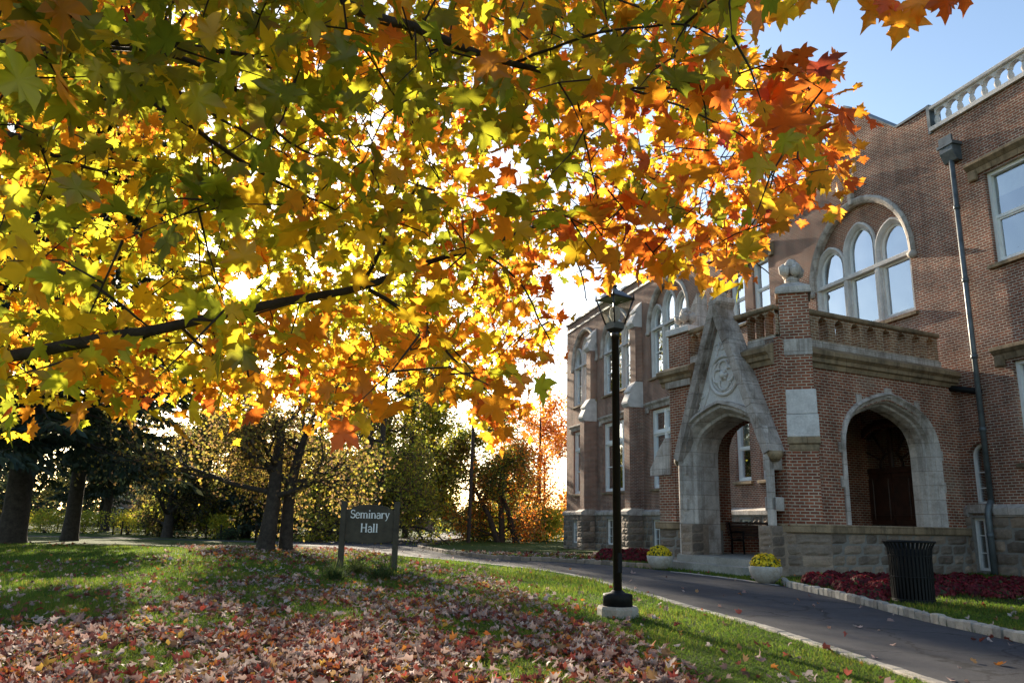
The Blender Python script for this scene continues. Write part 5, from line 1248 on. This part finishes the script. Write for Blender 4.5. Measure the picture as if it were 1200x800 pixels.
LIMBS = [  # photo x, y, distance ...; radius at the ends
    ([(-230, 470, 6.2), (-100, 440, 4.6), (0, 418, 3.9), (120, 397, 3.5), (210, 381, 3.4), (330, 356, 3.4), (430, 338, 3.5), (480, 318, 3.6), (560, 293, 3.9), (645, 264, 4.2), (720, 238, 4.5)], .034, .006, 1),
    ([(-260, 60, 6.6), (-120, 48, 4.4), (0, 45, 3.2), (100, 54, 3.0), (200, 58, 3.0), (300, 67, 3.2)], .034, .006, 1),
    ([(-240, -150, 6.2), (150, -110, 3.6), (330, -45, 2.9), (400, 2, 2.8), (480, 30, 2.8), (560, 60, 2.9), (640, 83, 3.0), (700, 101, 3.1)], .03, .006, 1),
    ([(-120, 60, 4.6), (60, 62, 3.4), (110, 85, 3.3), (159, 111, 3.3), (230, 155, 3.3), (294, 197, 3.4), (350, 228, 3.5), (398, 250, 3.6)], .018, .004, 1),
    ([(110, 54, 3.0), (219, 71, 3.1), (287, 111, 3.2), (338, 162, 3.3), (375, 189, 3.4)], .012, .004, 0),
    ([(150, 100, 3.3), (203, 105, 3.4), (256, 135, 3.5), (328, 175, 3.7)], .012, .004, 0),
    ([(-120, 140, 5.6), (7, 159, 4.0), (60, 185, 3.8), (125, 209, 3.8)], .018, .005, 0),
    ([(-150, 230, 5.8), (0, 284, 3.8), (67, 317, 3.5), (121, 338, 3.4), (182, 381, 3.4)], .015, .004, 0),
    ([(490, 215, 3.4), (465, 262, 3.4), (428, 334, 3.5)], .005, .009, 0),
    ([(430, 340, 3.5), (488, 376, 3.5), (505, 397, 3.5), (539, 435, 3.5), (579, 476, 3.6)], .011, .003, 0),
    ([(732, 103, 3.2), (800, 103, 3.1), (898, 106, 3.0), (945, 110, 3.0)], .006, .002, 0),
    ([(700, 101, 3.1), (760, 110, 3.2), (840, 143, 3.2), (925, 191, 3.2)], .007, .002, 0),
    ([(385, -10, 2.8), (400, 20, 2.9), (464, 118, 3.2), (501, 196, 3.5)], .006, .002, 0),
    ([(670, 92, 3.0), (683, 150, 3.1), (695, 210, 3.2), (705, 275, 3.4)], .005, .002, 0),
    ([(645, 264, 4.2), (680, 310, 4.1), (690, 350, 4.1)], .006, .003, 0),
    ([(560, 293, 3.9), (610, 330, 3.9), (640, 380, 3.9), (655, 410, 3.9)], .007, .003, 0),
    ([(720, 238, 4.5), (790, 250, 4.4), (850, 280, 4.3), (900, 320, 4.3)], .008, .003, 0),
    ([(600, 75, 3.0), (700, 40, 2.8), (800, 30, 2.7), (860, 60, 2.7)], .006, .002, 0),
    ([(800, 30, 2.7), (900, -50, 2.5), (1000, -45, 2.4), (1070, -12, 2.4)], .005, .002, 0),
    ([(900, -50, 2.5), (1010, -60, 2.5), (1110, -30, 2.5)], .004, .002, 0),
    ([(300, 67, 4.1), (380, 130, 4.8), (440, 200, 5.6), (520, 260, 6.2)], .008, .003, 0),
    ([(0, 284, 3.8), (60, 360, 5.2), (140, 430, 6.8), (250, 455, 7.0)], .010, .003, 0),
    ([(210, 381, 3.4), (260, 420, 4.4), (330, 440, 5.6), (390, 470, 5.4)], .008, .003, 0),
]
SAMP = []
tw = MB()
for pts, r0_, r1_, is_limb in LIMBS:
    P = bez([at(*q) for q in pts]); P = P+np.cumsum(rng.normal(0, .004, P.shape), 0)*.6-TB
    if is_limb and pts[0][0] < -200: P = np.vstack([[np.array([.0, .1, 2.3+1.2*(pts[0][1] < 100)+1.0*(pts[0][1] < 0)])], P])
    rd = np.linspace(r0_, r1_, len(P))
    if is_limb: bb = MB(); bb.tube(P, rd, 8); bb.build('limb', M['barkm'], mp)
    else: tw.tube(P, rd, 5)
    SAMP.append(P+TB)
SAMP = np.concatenate(SAMP)
CAN = [(-200, -260), (900, -260), (880, -40), (862, 20), (885, 45), (900, 80), (955, 62), (990, 110), (1014, 188), (985, 222), (948, 252), (912, 285), (900, 330), (850, 345), (800, 330), (768, 338), (735, 350), (708, 345), (690, 322), (664, 350), (640, 340), (630, 300), (622, 330), (640, 370), (655, 395), (645, 428), (612, 440), (610, 480), (598, 524), (575, 515), (540, 478), (515, 470), (490, 452), (455, 470), (438, 498), (405, 506), (375, 490), (335, 470), (300, 462), (272, 505), (235, 465), (200, 455), (160, 480), (120, 450), (80, 470), (40, 460), (-10, 490), (-200, 520)]
CAN = [((x-14 if x > 860 and y > 60 else x), (y-20 if (x > 600 and y > 240) else (y-10 if y > 400 and x > 300 else y))) for x, y in CAN]
HOLES = [[(548, 180), (575, 150), (600, 165), (640, 165), (632, 200), (600, 232), (560, 222)], [(655, 190), (688, 178), (690, 222), (662, 226)], [(648, 268), (690, 276), (700, 318), (662, 326)], [(735, 128), (760, 120), (758, 168), (738, 170)], [(345, 90), (372, 108), (362, 145), (338, 125)], [(560, 90), (585, 85), (600, 115), (570, 125)]]
ANCH = [  # photo x, y, palette weights: green, yellowgreen, yellow, orange, redorange, brownred
    (100, 60, (.28, .22, .16, .26, .07, .01)), (60, 250, (.25, .34, .29, .10, .02, 0)), (100, 420, (.25, .45, .22, .08, 0, 0)), (250, 200, (.20, .30, .28, .17, .05, 0)), (250, 320, (.32, .44, .18, .05, .01, 0)),
    (230, 470, (.1, .2, .3, .35, .05, 0)), (400, 80, (.34, .24, .14, .22, .06, 0)), (420, 250, (.22, .33, .26, .15, .04, 0)), (460, 380, (.14, .46, .30, .08, .02, 0)), (410, 480, (0, .05, .4, .45, .1, 0)), (560, 470, (0, .06, .30, .5, .14, 0)),
    (600, 60, (.32, .16, .14, .28, .10, 0)), (640, 270, (.2, .3, .2, .2, .1, 0)), (660, 390, (0, 0, .08, .45, .45, .02)), (760, 60, (.30, .12, .12, .32, .12, .02)), (780, 250, (.06, .08, .18, .42, .25, .01)), (850, 310, (.02, .03, .12, .48, .34, .01)), (900, 140, (.14, .08, .10, .40, .26, .02)), (960, 180, (.06, .08, .1, .46, .28, .02)), (1060, 10, (.02, 0, .1, .55, .28, .05)), (690, 330, (0, .05, .15, .4, .4, 0)), (705, 200, (.1, .12, .2, .3, .18, .1))]
PALM = np.array([(.22, .25, .012), (.44, .44, .016), (.80, .52, .016), (.82, .30, .014), (.74, .14, .012), (.28, .03, .015)])
AX_ = np.array([(a[0], a[1]) for a in ANCH], float); AW = np.array([a[2] for a in ANCH])
def leaf_cols(px, py, r, W):
    f = sum(np.sin(W @ np.random.default_rng(i).normal(0, 4.2, 3)+i*1.7) for i in range(9)); f = np.argsort(np.argsort(f))/len(f)
    uu = .5*f+.5*r.random(len(f)); uu = np.argsort(np.argsort(uu))/len(uu)
    d2 = ((px[:, None]-AX_[None, :, 0])**2+(py[:, None]-AX_[None, :, 1])**2); wg = np.exp(-d2/(2*75**2))+1e-9; wg /= wg.sum(1, keepdims=True)
    pr = wg @ AW; cs = np.cumsum(pr/pr.sum(1, keepdims=True), 1); k = (uu[:, None] > cs).sum(1).clip(0, 5)
    return PALM[k]*r.uniform(.78, 1.2, (len(px), 1))
r = np.random.default_rng(23)
cx, cy, cdst = [], [], []
def layer(cell, d0, d1, prob):
    for gy in np.arange(-260, 525, cell):
        for gx in np.arange(-200, 1025, cell):
            x, y = gx+r.uniform(0, cell), gy+r.uniform(0, cell); pr_ = prob(x, y)
            if y < -50: pr_ *= .45
            if x < -30: pr_ *= .5
            if r.random() > pr_: continue
            a1, a2 = np.array([x]), np.array([y])
            if not inpoly(a1, a2, CAN)[0] or any(inpoly(a1, a2, h_)[0] for h_ in HOLES): continue
            cx.append(x); cy.append(y); cdst.append(r.uniform(d0, d1))
layer(33, 2.2, 3.6, lambda x, y: .95 if y < 110 else (.55 if x > 640 else .32))
layer(19.5, 3.6, 5.4, lambda x, y: .82)
layer(12.2, 5.4, 9.0, lambda x, y: .28 if y < 60 else (.55 if x > 640 else (.42 if x < 170 and y > 140 else .80)))
ctr = np.array([at(a, b_, c_) for a, b_, c_ in zip(cx, cy, cdst)])

keep = ctr[:, 2] > 1.5; ctr = ctr[keep]
extra = np.stack([r.uniform(-11, 3, 420), r.uniform(-1.5, 9, 420), r.uniform(5.4, 9.0, 420)], -1)  # unseen sprays above the view, added to shade the leaves and lawn below
ex, ey = project(extra); extra = extra[~((ey > -60) & (ex > -100) & (ex < 1300) & (extra[:, 1] > .3))]
# each spray: 2 - 4 leaves on a short twig that runs back to the nearest branch
LPc, LTc, LNc, LS = [], [], [], []
allc = np.vstack([ctr, extra]); dm = np.array([np.sqrt(((SAMP-c)**2).sum(1).min()) for c in allc]); order = np.argsort(dm)
NODES = np.zeros((len(SAMP)+3*len(allc), 3)); NODES[:len(SAMP)] = SAMP; nn_ = len(SAMP); USED = np.zeros(len(NODES), int)
for i in order:
    c = allc[i]; dist = np.sqrt(((NODES[:nn_]-c)**2).sum(1))+USED[:nn_]*.12; j = int(np.argmin(dist)); q = NODES[j]; USED[j] += 1; dq = np.linalg.norm(q-c)
    back = unit(q-c) if dq > 1e-3 else np.array([0, 0, 1.0])
    mid_ = q*.5+c*.5+np.array([0, 0, .06*dq])+r.normal(0, .05*dq, 3); w_ = .0034+.0022*min(1.5, dq)
    if dq < 1.6 or r.random() < .5: tw.tube([q-TB, q*.75+mid_*.25-TB, mid_-TB, c-TB], [w_*1.2, w_, w_*.8, .0014], 3, cap=False)
    for qq in (mid_, c): NODES[nn_] = qq; nn_ += 1
    for k in range(r.integers(3, 8)):
        o_ = r.normal(0, .075, 3); t_ = unit(-back*.5+r.normal(0, .55, 3)+np.array([0, 0, -.55])); LPc.append(c+o_); LTc.append(t_); LNc.append(unit(r.normal(0, 1, 3)+np.array([0, 0, .25]))); LS.append(r.uniform(.045, .090)*(1.2 if np.linalg.norm(c-CAM) < 3.7 else 1.0))
# the few leaves that hang into the top right of the view
for x, y, s_ in ((950, -14, .07), (1026, 2, .075), (1040, -4, .07), (1058, 12, .088), (1075, -6, .065), (1108, -10, .07), (1128, -14, .06), (975, -20, .065)):
    p = at(x, y, 2.4); LPc.append(p); LTc.append(unit(np.array([r.normal(0, .35), r.normal(0, .2), -1.0]))); LNc.append(unit(np.array([r.normal(0, .3), -1, .3]))); LS.append(s_)
LPc, LTc, LNc, LS = map(np.array, (LPc, LTc, LNc, LS))
mid = LPc+unit(LTc)*LS[:, None]*.45; rel = mid-CAM; al = rel @ SUND; off = np.linalg.norm(rel-al[:, None]*SUND, axis=1); ok = ~((al > 0) & (off < .03+.0085*al))   # a gap in the leaves where the sun shines through
LPc, LTc, LNc, LS = LPc[ok], LTc[ok], LNc[ok], LS[ok]; px, py = project(LPc)
cc = leaf_cols(np.clip(px, -200, 1100), np.clip(py, -50, 520), r, LPc)
v, t, c = leaf_batch(LPc-TB, LTc, LNc, LS, cc, LEAF, .30, .28, r)
kk = len(LEAF)+1; c = c.reshape(-1, kk, 3).copy(); dry = (r.random((len(c), 1, 1)) < .35)*r.uniform(.2, .8, (len(c), 1, 1)); rad_ = np.concatenate([[0], np.hypot(LEAF[:, 0], LEAF[:, 1]-.3)]); rad_ = (rad_/rad_.max())[None, :, None]
c = c*(1-dry*rad_**2)+np.array([.42, .13, .02])*dry*rad_**2; c *= r.uniform(.80, 1.12, (len(c), kk, 1)); c = c.reshape(-1, 3)
link('foliage', fast_mesh('foliage', v, t, c), M['maple'], mp)
tw.build('twigs', M['barkm'], mp)
